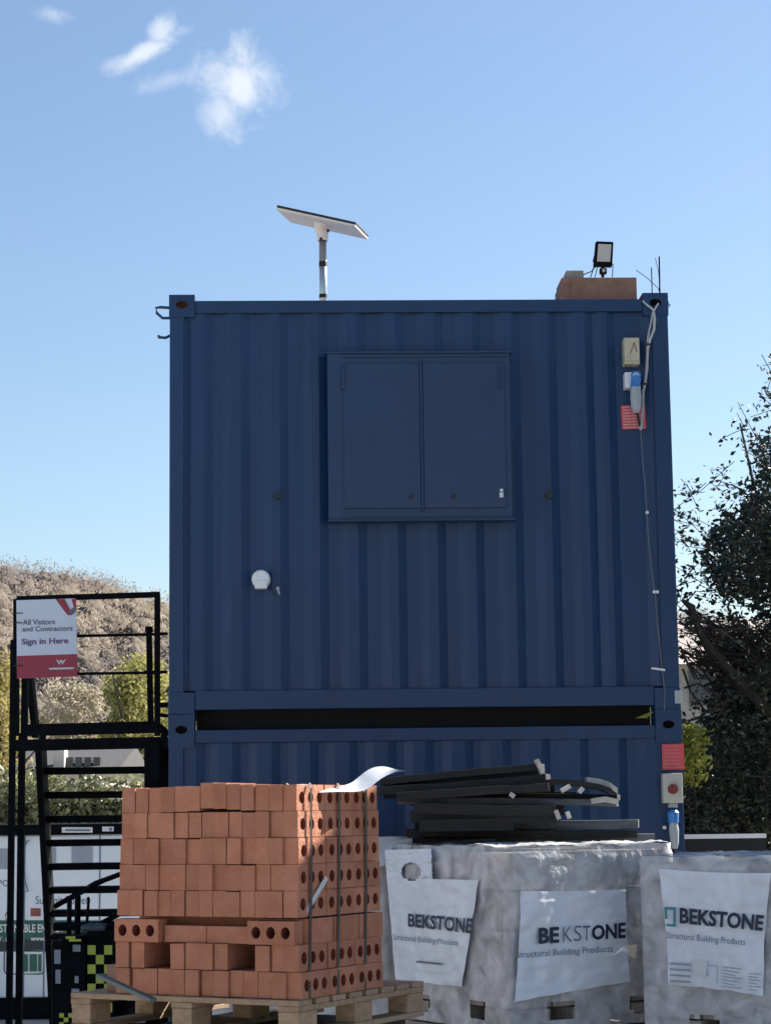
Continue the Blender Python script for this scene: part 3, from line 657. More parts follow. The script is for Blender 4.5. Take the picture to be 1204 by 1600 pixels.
# ---------------------------------------------------------------- white power unit
UY = 20.5
pu = thing('power_unit', 'white battery power unit with green stripe behind the stairs', 'power unit', (-3.2, UY, 0))
a = P(-190, 1303, UY); b = P(262, 1303, UY); zb = P(100, 1558, UY).z; zt_ = P(100, 1304, UY).z
mb = MB(); mb.box((a.x, UY, zb), (b.x, UY+1.6, zt_)); mb.build('housing', WHITEP, pu, bevel=.02)
mb = MB(); mb.box((a.x-.04, UY-.05, zt_+.001), (b.x+.04, UY+1.65, zt_+.10)); lid = mb.build('lid', BLACKST, pu, bevel=.01)
mb = MB(); mb.box((a.x+.05, UY+.02, 0), (b.x-.05, UY+1.55, zb-.001)); mb.build('skid_base', BLACKST, pu)
fu = onY(UY-.004); fu2 = onY(UY-.008)
mb = MB(); quad_on(mb, rect(-180, 1438, 255, 1468), fu); mb.build('green_stripe', GREEN, pu)
mb = MB(); quad_on(mb, rect(-180, 1468, 255, 1487), fu); mb.build('dark_stripe', DKGREEN, pu)
mb = MB(); text_on(mb, 'SUSTAINABLE ENERGY', rect(-13, 1444, 101, 1457), fu2, bold=.02); mb.build('stripe_text', WHITEPL, pu); mb = MB(); text_on(mb, 'www.', rect(48, 1465, 71, 1470), fu2, bold=.03); mb.build('stripe_text', WHITEPL, pu); mb = MB(); text_on(mb, '/ . z', rect(0, 1464, 13, 1471), fu2, bold=.03); mb.build('stripe_text', WHITEPL, pu)
mb = MB(); text_on(mb, 'Summit Power', rect(56, 1400, 139, 1413), fu, bold=.0); text_on(mb, 'PO', rect(-2, 1375, 14, 1385), fu, bold=.0); mb.build('livery_text', PRINTG, pu)
quads_each('louvre', (rect(112, 1323, 145, 1356), rect(76, 1324, 88, 1356), rect(-10, 1326, 15, 1358)), fu, GREYINK, pu)
mb = MB()
for x in (38.5, 156, 70): mb.box((P(x, 1400, UY).x-.006, UY-.006, zb), (P(x, 1400, UY).x+.006, UY, zt_))
mb.build('panel_seam', PRINTG, pu)
mb = MB(); quad_on(mb, rect(48, 1419, 64, 1432), fu); mb.build('hazard_label', ORANGE, pu)
mb = MB(); 
for i in range(3): quad_on(mb, rect(49, 1421+i*3.6, 63, 1422+i*3.6), fu2)
mb.build('label_text', PRINT, pu)
mb = MB(); rr = []
for cx_, cy_, a0 in ((62, 1490, 0), (14, 1490, 90), (14, 1516, 180), (62, 1516, 270)):
    for k in range(4):
        an = math.radians(a0+k*30); rr.append((cx_+math.cos(an)*7, cy_-math.sin(an)*6))
mb.tube([P(x, y, UY-.008) for x, y in rr+rr[:1]], .007, 6, caps=False); mb.build('battery_outline', PRINTG, pu)
mb = MB(); 
for x0_, x1_ in ((30, 44), (46.5, 58), (60, 65)): quad_on(mb, rect(x0_, 1491, x1_, 1518), fu2)
mb.build('battery_bar', GREEN, pu)
mb = MB(); mb.tube([P(x, y, UY-.03) for x, y in ((37, 1366+8*0), (44, 1388+5), (40, 1393))], .006, 6); mb.tube([P(x, y, UY-.03) for x, y in ((38, 1316), (47, 1312), (40, 1320))], .008, 6)
mb.tube([P(x, y, UY-.03) for x, y in ((12, 1424), (9, 1430), (10, 1438))], .006, 6); mb.build('door_latch', PRINTG, pu)
mb = MB(); quads_each('lid_label', (rect(97, 1292.5, 145, 1301), rect(160, 1291.5, 178, 1299)), onY(UY-.055), WHITEPL, lid)
mb = MB(); quad_on(mb, rect(102, 1296, 141, 1298.5), onY(UY-.059)); quad_on(mb, rect(171, 1293.5, 175, 1298), onY(UY-.059)); mb.build('label_text', PRINTG, lid)
# ---------------------------------------------------------------- black chequered plant item
KY = 15.2
kp = thing('fuel_pump_cabinet', 'black equipment cabinet with yellow chequered side behind the brick pallet', 'cabinet', ((135-602)/F*KY, KY, 0))
def kbox(x0, y0, x1, y1, Y0, Y1, name, m, bevel=.01, z0=None):
    a = P(x0, y1, Y0); b = P(x1, y0, Y0); mb = MB(); mb.box((a.x, Y0, a.z if z0 is None else z0), (b.x, Y1, b.z)); return mb.build(name, m, kp, bevel=bevel)
kbox(80, 1470, 135, 1600, KY, KY+.7, 'cabinet_body', BLACKST, z0=.2)
kbox(135.3, 1452, 181, 1600, KY+.02, KY+.7, 'side_housing', BLACKST, z0=.2)
kbox(96, 1464, 128, 1475, KY-.06, KY+.6, 'cabinet_lid', BLACKST)
kbox(126, 1444, 166, 1456, KY+.0, KY+.5, 'hood', mat('dull_teal_metal', (.05, .075, .09), .5, var=.2), .02)
for x in (85, 165):
    p = P(x, 1590, KY+.3); mb = MB(); mb.tube([Vector((p.x-.05, KY+.3, .2)), Vector((p.x+.05, KY+.3, .2))], .2, 24); mb.build('wheel', RUBBER, kp)
mb = MB()
for ci in range(3):
    for cj in range(7):
        if (ci+cj) % 2 == 0: quad_on(mb, rect(137+ci*13, 1477+cj*15, 149.6+ci*13, 1491.6+cj*15), onY(KY+.014))
mb.build('chequer_marking', YELLOW, kp)
mb = MB()
for (x0_, y0_, x1_, y1_) in ((93, 1583, 100, 1590), (107, 1583, 114, 1590), (100, 1590, 107, 1597), (114, 1590, 120, 1597), (93, 1597, 100, 1600), (103, 1463, 118, 1467), (108, 1467.5, 127, 1471)): quad_on(mb, rect(x0_, y0_, x1_, y1_), onY(KY-.064 if y0_ < 1500 else KY-.004))
mb.build('chequer_marking', YELLOW, kp)
for (x0_, y0_, x1_, y1_) in ((114, 1476, 126, 1487), (117, 1525, 123, 1536), (112, 1545, 124, 1556), (112, 1566, 121, 1575), (85, 1484, 95, 1506), (87, 1515, 95, 1537)): quads_each('paper_label', [rect(x0_, y0_, x1_, y1_)], onY(KY-.004), GREYINK, kp)
def kt(name, pts, r): 
    mb = MB(); mb.tube([P(x, y, KY+.2) for x, y in pts], r, 8); mb.build(name, BLACKST, kp)
kt('lifting_arm', [(104, 1408), (150, 1382), (186, 1366)], .015); kt('strut', [(108, 1460), (109, 1405)], .018); kt('strut', [(121, 1460), (122, 1400)], .022)
kt('strut', [(135, 1455), (139, 1405), (137, 1402)], .011); kt('lifting_arm', [(155, 1445), (186, 1428)], .020); kt('crossbar', [(84, 1448), (182, 1446)], .030)
# ---------------------------------------------------------------- brick pallet
BA = math.radians(28.8)
BC = P(466, 1562, 8.35)                  # nearest bottom corner of the brick stack
e1 = Vector((-math.cos(BA), math.sin(BA), 0))    # along the left (end) face, away from the corner
e2 = Vector((math.sin(BA), math.cos(BA), 0))     # along the right (holed) face
BZ = BC.z
print('brick base z', BZ)
BT = Matrix(((e1.x, e2.x, 0, BC.x), (e1.y, e2.y, 0, BC.y), (0, 0, 1, BZ), (0, 0, 0, 1)))
BL_, BH_, BT_ = .215, .1025, .065
def holed(mb, T, width, height, depth, axis='r'):
    # local frame: x across (width), y into the brick, z up; the face at y=0 has three round holes
    n = 16; cell = width/3; r = .0205; rv = .0235
    for k in range(3):
        cx_ = cell*(k+.5); cz = height/2
        if k == 0: cx_ += .004
        if k == 2: cx_ -= .004
        rec = []; ring = []; x0_, x1_ = cell*k, cell*(k+1)
        for i in range(n):
            an = 2*math.pi*(i+.5)/n; c, s = math.cos(an), math.sin(an); q = max(abs(c)/(cell/2), abs(s)/(height/2))
            rec.append([cell*(k+.5)+c/q, cz+s/q]); ring.append((cx_+c*r, cz+s*rv))
        for cu, cv in ((x0_, 0), (x1_, 0), (x1_, height), (x0_, height)):
            j = min(range(n), key=lambda q: (rec[q][0]-cu)**2+(rec[q][1]-cv)**2); rec[j] = [cu, cv]
        b0 = len(mb.v)
        mb.v += [tuple(T @ Vector((x, 0, z))) for x, z in rec]+[tuple(T @ Vector((x, 0, z))) for x, z in ring]+[tuple(T @ Vector((x, depth*.98, z))) for x, z in ring]
        for i in range(n):
            j = (i+1) % n; mb.f += [(b0+i, b0+j, b0+n+j, b0+n+i), (b0+n+i, b0+n+j, b0+2*n+j, b0+2*n+i)]; mb.mi += [0, 1]
        mb.f.append(tuple(b0+2*n+i for i in range(n))); mb.mi.append(1)
    b0 = len(mb.v)
    mb.v += [tuple(T @ Vector(p)) for p in ((0, 0, 0), (width, 0, 0), (width, 0, height), (0, 0, height), (0, depth, 0), (width, depth, 0), (width, depth, height), (0, depth, height))]
    mb.f += [tuple(b0+q for q in f) for f in ((0, 4, 5, 1), (1, 5, 6, 2), (2, 6, 7, 3), (3, 7, 4, 0), (4, 7, 6, 5))]; mb.mi += [0]*5
rb = random.Random(11)
NB = 13
bp = thing('brick_pack', 'strapped stack of orange-red perforated bricks on the wooden pallet', 'bricks', BC+e1*.39+e2*.32)
def rowx(r): return [.0, .002, .004, .006, .004, -.004, .010, .016][r]   # r = 0 top .. 7 bottom: small shift of the row along e1
def put(name, mb, m=None): return mb.build(name, m or [BRICK, BRICKIN], bp, bevel=0)
rest = MB()
for r in range(8):
    z0 = BH_*(7-r)+.0008*(7-r); sh_ = rowx(r)*-1
    L_left = [.838, .842, .850, .858, .864, .868, .872, .878][r]
    pitch = L_left/NB
    for i in range(NB):
        for j in range(3):
            jx = rb.choice((0, 0, 0, 1))*rb.uniform(-.004, .004); jy = rb.uniform(-.011, .005) if j == 0 else 0
            tz = rb.uniform(0, .0012); ry = rb.uniform(-.012, .012)
            x0_ = i*pitch+sh_+.0008+jx; w_ = min(BT_, pitch-.0012) if pitch-BT_ < .004 else BT_
            if r == 0 and j == 0: z_extra = [0, .0, .002, .004, .008, .012, .014, .004, .002, .0, -.002, -.002, .0][i]
            else: z_extra = 0
            if r == 5:          # the turned course: holed bricks face left at both ends, recessed infill between
                continue
            if r == 6 and i in (3, 4, 9, 10):
                continue
            vis = (j == 0 or i == 0)
            T = BT @ Matrix.Translation((x0_, j*(BL_+.001)+jy, z0+tz+z_extra)) @ Matrix.Rotation(ry*1.2, 4, 'Z') @ Matrix.Rotation(rb.choice((0, 0, 1))*rb.uniform(-.022, .022) if j == 0 and i else 0, 4, 'Y')
            if i == 0:
                # bed face with holes looks out along -e1 : local x along e2, y along +e1
                T2 = T @ Matrix(((0, 1, 0, 0), (1, 0, 0, 0), (0, 0, 1, 0), (0, 0, 0, 1)))
                mb = MB(); holed(mb, T2, BL_, BH_-.001, w_); put('brick', mb)
            elif j == 0:
                mb = MB(); mb.box((0, 0, 0), (w_-rb.uniform(0, .004), BL_, BH_-.001-rb.choice((0, 0, .004))*rb.random()), T=T); put('brick', mb, BRICK)
            else:
                rest.box((0, 0, 0), (w_, BL_, BH_-.001), T=T)
z5 = BH_*2+.0016
def TT(x, y, z): return BT @ Matrix.Translation((x, y, z))
# course 6 from the top
for x0_ in (.01, .650):
    mb = MB(); holed(mb, TT(x0_, -.012, z5), BL_, BH_-.012, BT_); put('brick', mb)
for (xa, xb_, y0_) in ((.235, .435, .018), (.440, .640, .02)):
    mb = MB(); mb.box((xa, y0_, z5), (xb_, y0_+.1, z5+.066), T=BT); put('brick', mb, BRICK)
for k in range(3):
    mb = MB(); mb.box((-.005, .065+k*.205, z5), (.21, .065+k*.205+.195, z5+BH_-.006), T=BT); put('brick', mb, BRICK)
rest.box((.23, .14, z5), (.85, .63, z5+BH_-.002), T=BT)
# dark tunnel walls behind the two fork openings
rest.build('inner_brick', BRICK, bp)['kind'] = 'stuff'
for k, (fy, bz) in enumerate(((.07, 0), (.29, 0), (.51, 0))):
    mb = MB(); x = -.012; top = BH_*8+.012
    pts = [(-.004, fy+.02, top+.0), (x, fy+.018, top-.02), (x-.001, fy+.012, BH_*4), (x, fy+.004, BH_*2.0), (x-.004, fy-.012, 0)]
    for p, q in zip(pts, pts[1:]): mb.bar(BT @ Vector(p), BT @ Vector(q), .016, .0015, up=BT.to_3x3() @ Vector((1, 0, 0)))
    mb.build('strap', mat('strap_plastic', (.055, .06, .055), .4, var=.2), bp)
mb = MB(); mb.bar(BT @ Vector((.0, .05, .32)), BT @ Vector((-.02, .19, .46)), .003, .02); mb.build('tape_scrap', CLEARWHITE, bp)
# white polythene strip on top of the bricks
ps = MB(); cols = []
path = [(447, 1229), (458, 1235), (475, 1236), (505, 1237), (530, 1238), (548, 1236), (562, 1228), (578, 1214), (590, 1206), (603, 1202), (616, 1201), (627, 1204)]
wd = [.02, .09, .11, .11, .11, .10, .10, .10, .09, .07, .04, .012]
for i, (x, y) in enumerate(path):
    yy = 8.42+.045*i; c = P(x, y, yy); ww = wd[i]
    for s_ in range(5):
        f_ = s_/4-.5
        cols.append(c+Vector((-.05*f_*(1 if i > 5 else .2), ww*f_*(1.2 if i > 5 else .7), (.45*ww*f_ if i > 5 else .26*ww*f_+.006*math.sin(i*2+s_)+.012))))
n_ = len(path)
ps.v = [tuple(p) for p in cols]
for i in range(n_-1):
    for s_ in range(4): a_ = i*5+s_; ps.f.append((a_, a_+5, a_+6, a_+1)); ps.mi.append(0)
o = ps.build('polythene_strip', CLEARWHITE, smooth=True); sm = o.modifiers.new('s', 'SOLIDIFY'); sm.thickness = .0015
sm = o.modifiers.new('ss', 'SUBSURF'); sm.levels = 1; sm.render_levels = 2
tag(o, 'white polythene strip curling up on top of the brick stack', 'plastic strip')
# wooden pallet
pal = thing('wooden_pallet', 'pale wooden pallet carrying the brick stack', 'pallet', BC+e1*.43+e2*.45-Vector((0, 0, .15)))
PX0, PX1, PY0, PY1 = -.02, 1.07, -.03, 1.0
nb_ = 8
for k in range(nb_):
    y0_ = PY0+(PY1-PY0-.10)*k/(nb_-1); mb = MB(); mb.box((PX0, y0_, -.024), (PX1, y0_+.10, -.002), T=BT); mb.build('deck_board', WOOD, pal, bevel=.003)
for x0_ in (PX0, (PX0+PX1)/2-.05, PX1-.10):
    mb = MB(); mb.box((x0_, PY0, -.046), (x0_+.1, PY1, -.0245), T=BT); mb.build('stringer_board', WOOD, pal, bevel=.003)
    for y0_ in (PY0+.004, (PY0+PY1)/2-.07, PY1-.144):
        mb = MB(); mb.box((x0_+.003, y0_, -.125), (x0_+.097, y0_+.14, -.0465), T=BT); mb.build('pallet_block', WOOD, pal, bevel=.004)
    mb = MB(); mb.box((x0_, PY0, -.147), (x0_+.1, PY1, -.1255), T=BT); mb.build('bottom_board', WOOD, pal, bevel=.003)
# lower pack that carries it (below the picture)
lw = thing('brick_pack', 'lower brick pack underneath the wooden pallet, coloured black as shade', 'bricks', (BT @ Vector((.45, .45, 0)))*1-Vector((0, 0, BZ)))
mb = MB(); mb.box((.02, .05, -BZ+.001), (.86, .9, -.1485), T=BT); mb.build('shade_black_pack', RUBBER, lw)  # plain box; shade under the pallet is put into its black colour
# loose strip and offcut at the left
o = MB(); o.bar(P(155, 1524, 8.66), P(240, 1563, 8.36), .03, .014); tag(o.build('plastic_strip', GREENSTR), 'green-grey strip lying across the lower left corner of the bricks', 'strip')
o = MB(); T = BT @ Matrix.Translation((.895, .05, -.0015)); o.box((0, 0, 0), (.055, .20, .11), T=T); tag(o.build('brick', mat('brown_brick', (.24, .14, .10), .9, var=.15, bump=.3), bevel=.004), 'brown brick standing alone on the pallet, left of the stack', 'brick')
# ---------------------------------------------------------------- wrapped block packs
def block_pack(label, C0, dr, w, d, z0, z1, seed, left=True, torn=()):
    # C0: a ground corner, dr: unit direction along the front face (to the right), the pack extends back from it
    rnd = random.Random(seed); dr = Vector(dr).normalized(); db = Vector((-dr.y, dr.x, 0))
    T = Matrix(((dr.x, db.x, 0, C0[0]), (dr.y, db.y, 0, C0[1]), (0, 0, 1, 0), (0, 0, 0, 1)))
    t = thing('block_pack', label, 'block pack', T @ Vector((w/2, d/2, z0)), 'plastic wrapped block packs')
    hgt = z1-z0; rows = [z0+.105]
    nr = 4; rh = (z1-.012-rows[0])/nr; nc = 4; cw = (w-.03)/nc; dw = (d-.03)/nc
    base = MB()
    base.box((0, 0, 0), (cw-.014, dw-.014, rh-.012)); proto = None
    def place(x, y, z, hh):
        nonlocal proto
        o = base.build('block', BLOCKM, t) if proto is None else proto.copy()
        if proto is None:
            proto = o; o.matrix_parent_inverse = Matrix(); PI_ = PINV[t.name]
        else: COL.objects.link(o)
        o.parent = t; o.matrix_parent_inverse = PINV[t.name]
        o.matrix_basis = T @ Matrix.Translation((x+rnd.uniform(-.003, .003), y+rnd.uniform(-.003, .003), z)) @ Matrix.Diagonal((1, 1, hh/rh, 1))
    for r in range(nr):
        for i in range(nc):
            for j in range(nc):
                if 0 < i < nc-1 and 0 < j < nc-1 and r < nr-1: continue
                place(.015+i*cw, .015+j*dw, rows[0]+r*rh, rh)
    for i in range(nc):
        for j in range(nc):
            if i in (1, 2) and j in (1, 2): continue
            if (i in (0, 3)) != (j in (0, 3)): continue
            place(.015+i*cw, .015+j*dw, z0+.002, .10)
    place(.015+1.5*cw, .015, z0+.002, .10); place(.015, .015+1.5*dw, z0+.002, .10); place(.015+3*cw, .015+1.5*dw, z0+.002, .10)
    # film: four sides and a top as one wrinkled skin
    fm = MB(); ns = 44; nv = 40
    per = []
    for k in range(ns): per.append((w*k/ns, 0, 0, -1))
    for k in range(ns): per.append((w, d*k/ns, 1, 0))
    for k in range(ns): per.append((w-w*k/ns, d, 0, 1))
    for k in range(ns): per.append((0, d-d*k/ns, -1, 0))
    NP = len(per)
    def dsp(p): 
        q = Vector(p)
        fold = abs(noise.noise(Vector((q.x*9+q.y*9, q.z*2.5, seed+3))))
        return .6*(.02+.018*noise.noise(Vector((q.x*4, q.y*4, q.z*3+seed)))+.012*noise.noise(Vector((q.x*14, q.y*14, q.z*5)))+.008*noise.noise(Vector((q.x*9, q.y*9, q.z*26)))+.004*noise.noise(q*40)+.014*max(0, 1-fold*6))
    for j in range(nv+1):
        z = z0+.0+(hgt)*j/nv
        for (x, y, ox, oy) in per:
            ww = dsp((x, y, z+seed)); drop = 0
            edge = j/nv > .97
            fm.v.append(tuple(T @ Vector((x+ox*ww*(0.4 if edge else 1), y+oy*ww*(.4 if edge else 1), z+(.012*noise.noise(Vector((x*7, y*7, seed)))+.01 if j == nv else 0)))))
    for j in range(nv):
        for i in range(NP):
            x, y, ox, oy = per[i]; z = z0+hgt*(j+.5)/nv
            s_ = (x if oy else y)/(w if oy else d)
            hole = False
            for c_ in (.27, .77):
                if abs(s_-c_)*w < .075+.02*noise.noise(Vector((s_*9, z*9, seed))) and .045 < z-z0+.015*noise.noise(Vector((s_*20, 0, seed))) < .125: hole = True
            if hole: continue
            i2 = (i+1) % NP; fm.f.append((j*NP+i, j*NP+i2, (j+1)*NP+i2, (j+1)*NP+i)); fm.mi.append(0)
    # top skin
    nt_ = ns; b0 = len(fm.v)
    for a in range(nt_+1):
        for c in range(nt_+1):
            x = w*a/nt_; y = d*c/nt_; q = min(a, c, nt_-a, nt_-c)/nt_
            fm.v.append(tuple(T @ Vector((x, y, z1+.012+.02*noise.noise(Vector((x*6, y*6, seed)))+.010*noise.noise(Vector((x*22, y*22, seed)))))))
    for a in range(nt_):
        for c in range(nt_):
            k = b0+a*(nt_+1)+c; fm.f.append((k, k+nt_+1, k+nt_+2, k+1)); fm.mi.append(0)
    fm.build('stretch_wrap', FILM, t, smooth=True)
    return t, T
def plane_of(T, side):
    if side == 'front': p0 = T @ Vector((0, -.035, 0)); n = -(T.to_3x3() @ Vector((0, 1, 0)))
    else: p0 = T @ Vector((-.035, 0, 0)); n = -(T.to_3x3() @ Vector((1, 0, 0)))
    return p0, n
def sheet(t, T, side, q, seed, hole=None, bow=6):
    p0, n = plane_of(T, side); nx_, ny_ = 44, 44; mb = MB()
    def disp(s, tt): return .012*noise.noise(Vector((s*3, tt*3.5, seed)))+.009*noise.noise(Vector((s*9, tt*11, seed)))+.003*noise.noise(Vector((s*3, tt*26, seed)))+.008*max(0, abs(s-.5)*2-.8)
    def fn(px, py, off=0): 
        return hit(px, py, p0+n*off, n)
    pos = {}
    for j in range(ny_+1):
        for i in range(nx_+1):
            s, tt = i/nx_, j/ny_; x, y = bil(q, s, tt)
            bx = bow*math.sin(tt*math.pi)*(1-2*s)+1.5*noise.noise(Vector((tt*6, s*2, seed)))*(abs(s-.5) > .3); by = bow*.6*math.sin(s*math.pi)*(2*(1-tt)-1)*-1+1.6*noise.noise(Vector((s*7, 5, seed)))*(tt < .1)
            x += bx; y += by; mb.v.append(tuple(fn(x, y, disp(s, tt)))); pos[(i, j)] = (x, y)
    for j in range(ny_):
        for i in range(nx_):
            if hole:
                x, y = pos[(i, j)]
                if ((x-hole[0])/hole[2])**2+((y-hole[1])/hole[3])**2 < 1: continue
            k = j*(nx_+1)+i; mb.f.append((k, k+1, k+nx_+2, k+nx_+1)); mb.mi.append(0)
    o = mb.build('printed_sheet', SHEETM, t, smooth=True)
    return o, (lambda x, y: fn(x, y, .016))
Z2 = P(795, 1322, 10.35).z
t2, T2 = block_pack('plastic wrapped block pack in the middle, under the dark timber pile', P(795, 1400, 10.35).to_2d(), (math.cos(.56), math.sin(.56), 0), 1.0, 1.0, Z2-.88, Z2-.01, 2)
s2, f2 = sheet(t2, T2, 'front', ((813, 1392), (977, 1390), (984, 1534), (803, 1566)), 5, bow=2)
mb = MB(); text_on(mb, 'BE', ((841, 1450), (873, 1448), (873, 1473), (841, 1475)), f2, bold=.035); text_on(mb, 'K', ((879, 1448), (893, 1447), (893, 1471), (879, 1473)), f2, 1, bold=-.01); text_on(mb, 'S', ((896, 1447), (908, 1446), (908, 1470), (896, 1471)), f2, 1, bold=-.01); text_on(mb, 'T', ((910, 1447), (922, 1446), (922, 1469), (910, 1470)), f2, 1, bold=.0)
mb.build('printed_name', [PRINT, PRINTG], s2); mb = MB()
text_on(mb, 'ONE', ((924, 1446), (977, 1441), (977, 1466), (924, 1469)), f2, bold=.035); mb.build('printed_name', [PRINT, PRINTG], s2)
mb = MB(); text_on(mb, 'Structural Building Products', ((806, 1487), (957, 1477), (957, 1490), (806, 1500)), f2, bold=0); mb.build('printed_line', PRINTG, s2)
s1, f1 = sheet(t2, T2, 'left', ((604, 1372), (747, 1375), (721, 1542), (618, 1531)), 8, hole=(641, 1363, 15, 15), bow=0)
s0, f0 = sheet(t2, T2, 'left', ((601, 1328), (673, 1326), (675, 1374), (604, 1373)), 18, hole=(641, 1363, 15, 15), bow=0)
mb = MB(); text_on(mb, 'BEKSTONE', ((637, 1427), (738, 1435), (736, 1459), (637, 1448)), f1, bold=.03); mb.build('printed_name', PRINT, s1)
mb = MB(); text_on(mb, 'Structural Building Products', ((614, 1459), (716, 1469), (713, 1480), (614, 1471)), f1, bold=0); mb.build('printed_line', PRINTG, s1); mb = MB()
quad_on(mb, ((650, 1501), (690, 1505), (690, 1508), (650, 1504)), f1); mb.build('printed_line', PRINTG, s1)
a3 = math.radians(-33); Z3 = P(1003, 1338, 10.3).z
t3, T3 = block_pack('plastic wrapped block pack nearest the right edge with a teal logo sheet', P(1003, 1400, 10.3).to_2d(), (math.cos(a3), math.sin(a3), 0), 1.12, 1.0, Z3-.86, Z3-.01, 6)
s3, f3 = sheet(t3, T3, 'front', ((1027, 1357), (1204, 1364), (1192, 1557), (1043, 1539)), 11, bow=4)
mb = MB(); text_on(mb, 'BEKSTONE', ((1061, 1418), (1193, 1430), (1190, 1455), (1061, 1443)), f3, bold=.035); mb.build('printed_name', PRINT, s3)
mb = MB(); text_on(mb, 'Structural Building Products', ((1041, 1456), (1164, 1467), (1163, 1480), (1041, 1469)), f3, bold=.0); mb.build('printed_line', PRINTG, s3)
mb = MB()
for q in (((1037, 1417), (1055, 1418), (1055, 1422), (1037, 1421)), ((1051, 1422), (1055, 1422), (1055, 1448), (1051, 1448)), ((1040, 1444), (1051, 1444), (1051, 1448), (1040, 1447)), ((1037, 1421), (1041, 1421), (1042, 1436), (1038, 1436))): quad_on(mb, q, f3)
mb.build('printed_logo', TEAL, s3)
mb = MB()
for k in range(4):
    quad_on(mb, ((1046, 1504+k*9), (1078, 1506+k*9), (1078, 1509+k*9), (1046, 1507+k*9)), f3)
mb.build('small_print', GREYINK, s3); mb = MB()
for k in range(7): quad_on(mb, ((1127, 1510+k*5), (1158-(k % 3)*5, 1514+k*5), (1158-(k % 3)*5, 1515.4+k*5), (1127, 1511.4+k*5)), f3)
mb.build('small_print', GREYINK, s3); mb = MB()
for k in range(6): quad_on(mb, ((1169, 1520+k*5), (1188-(k % 2)*5, 1522+k*5), (1188-(k % 2)*5, 1523.4+k*5), (1169, 1521.4+k*5)), f3)
mb.build('small_print', GREYINK, s3); mb = MB()
quad_on(mb, ((1106, 1508), (1119, 1509), (1119, 1510), (1106, 1509)), f3); quad_on(mb, ((1119, 1509), (1120, 1509), (1120, 1536), (1119, 1536)), f3)
mb.build('small_print', GREYINK, s3)
mb = MB(); quad_on(mb, ((1081, 1499), (1104, 1501), (1103, 1525), (1082, 1523)), lambda x, y: f3(x, y)+plane_of(T3, 'front')[1]*.004); mb.build('stuck_label', WHITEPL, s3)
# pack tucked behind, with a white lid sheet
Z4 = P(600, 1316, 11.4).z
t4, T4_ = block_pack('plastic wrapped block pack tucked behind the bricks against the cabin', (-.93, 11.36), (1, 0, 0), .93, .85, Z4-.98, Z4-.01, 9)
lidm = MB(); a = P(575, 1304, 11.33); b = P(637, 1302, 11.33)
for i in range(13):
    for j in range(5):
        x = -.94+(b.x+.94)*i/12; y = 11.31+.8*j/4*(1 if i < 10 else .5); lidm.v.append((x, y, Z4+.028+.006*noise.noise(Vector((x*9, y*5, 1)))))
for i in range(12):
    for j in range(4): k = i*5+j; lidm.f.append((k, k+5, k+6, k+1)); lidm.mi.append(0)
o = lidm.build('top_sheet', CLEARWHITE, t4, smooth=True); sm = o.modifiers.new('s', 'SOLIDIFY'); sm.thickness = .02
mb = MB(); 
fl_ = [(580, 1312), (598, 1310), (615, 1314), (628, 1312), (640, 1328), (628, 1334), (612, 1330), (600, 1352), (584, 1360)]
ptsf = []
for i in range(9):
    for j in range(7):
        x = -.28+.40*i/8; z = Z4+.02-(.04+.05*abs(noise.noise(Vector((i*.8, 0, 2))))+(.02 if i > 5 else .10))*j/6
        mb.v.append((x, 11.31-.02*math.sin(i*1.7+j)-.004*j, z))
for i in range(8):
    for j in range(6): k = i*7+j; mb.f.append((k, k+1, k+8, k+7)); mb.mi.append(0)
mb.build('loose_flap', CLEARWHITE, t4, smooth=True)
# lower packs carrying them (below the picture)
for (T_, zz, w_, d_, lb) in ((T2, Z2-.895, 1.0, 1.0, 'lower block pack on the ground beneath the middle wrapped pack'), (T3, Z3-.875, 1.12, 1.0, 'lower block pack on the ground beneath the right hand wrapped pack'), (T4_, Z4-.995, .93, .85, 'lower block pack on the ground beneath the pack behind the bricks')):
    o = MB(); o.box((.02, .02, .001), (w_-.02, d_-.02, zz), T=T_); tag(o.build('block_pack', BLOCKM), lb, 'block pack', 'plastic wrapped block packs')
# ---------------------------------------------------------------- timber pile
bd = [  # x0,y0,x1,y1, Yleft, Yright, width, thick, mat, label
 (657, 1325, 780, 1317, 11.15, 11.05, .16, .035, BLKWOOD, 'short black board at the bottom left of the timber pile'),
 (660, 1313, 1022, 1311, 11.45, 11.30, .16, .045, OLDWOOD, 'long grey board at the bottom right, lowest of the timber pile'),
 (632, 1301, 992, 1303, 11.25, 11.28, .15, .030, BLKWOOD, 'black board ending just left of the lowest grey board'),
 (690, 1288, 997, 1287, 11.40, 11.25, .15, .036, OLDWOOD, 'grey board, second from bottom, sticking out right of the pile'),
 (655, 1290, 800, 1288, 11.05, 11.05, .14, .050, BLKWOOD, 'black board with blunt end in the lower middle of the pile'),
 (645, 1276, 872, 1277, 11.15, 11.00, .15, .048, BLKWOOD, 'black board under the one with pale end chips'),
 (650, 1262, 866, 1266, 11.10, 10.98, .15, .045, BLKWOOD, 'black board in the middle of the pile with chipped ends'),
 (624, 1252, 964, 1255, 11.25, 11.05, .16, .026, OLDWOOD, 'long weathered board whose pale end faces right, mid pile'),
 (640, 1244, 966, 1246, 11.38, 11.15, .16, .024, BLKWOOD, 'long black board directly above the pale-ended one'),
 (622, 1245, 858, 1230, 11.10, 11.00, .16, .034, BLKWOOD, 'black board third from top at the left of the pile'),
 (578, 1237, 856, 1216, 11.30, 11.10, .18, .034, BLKWOOD, 'black board second from top reaching left over the bricks'),
 (600, 1222, 846, 1199, 11.35, 11.15, .18, .030, BLKWOOD, 'topmost black board sloping up to the right'),
]
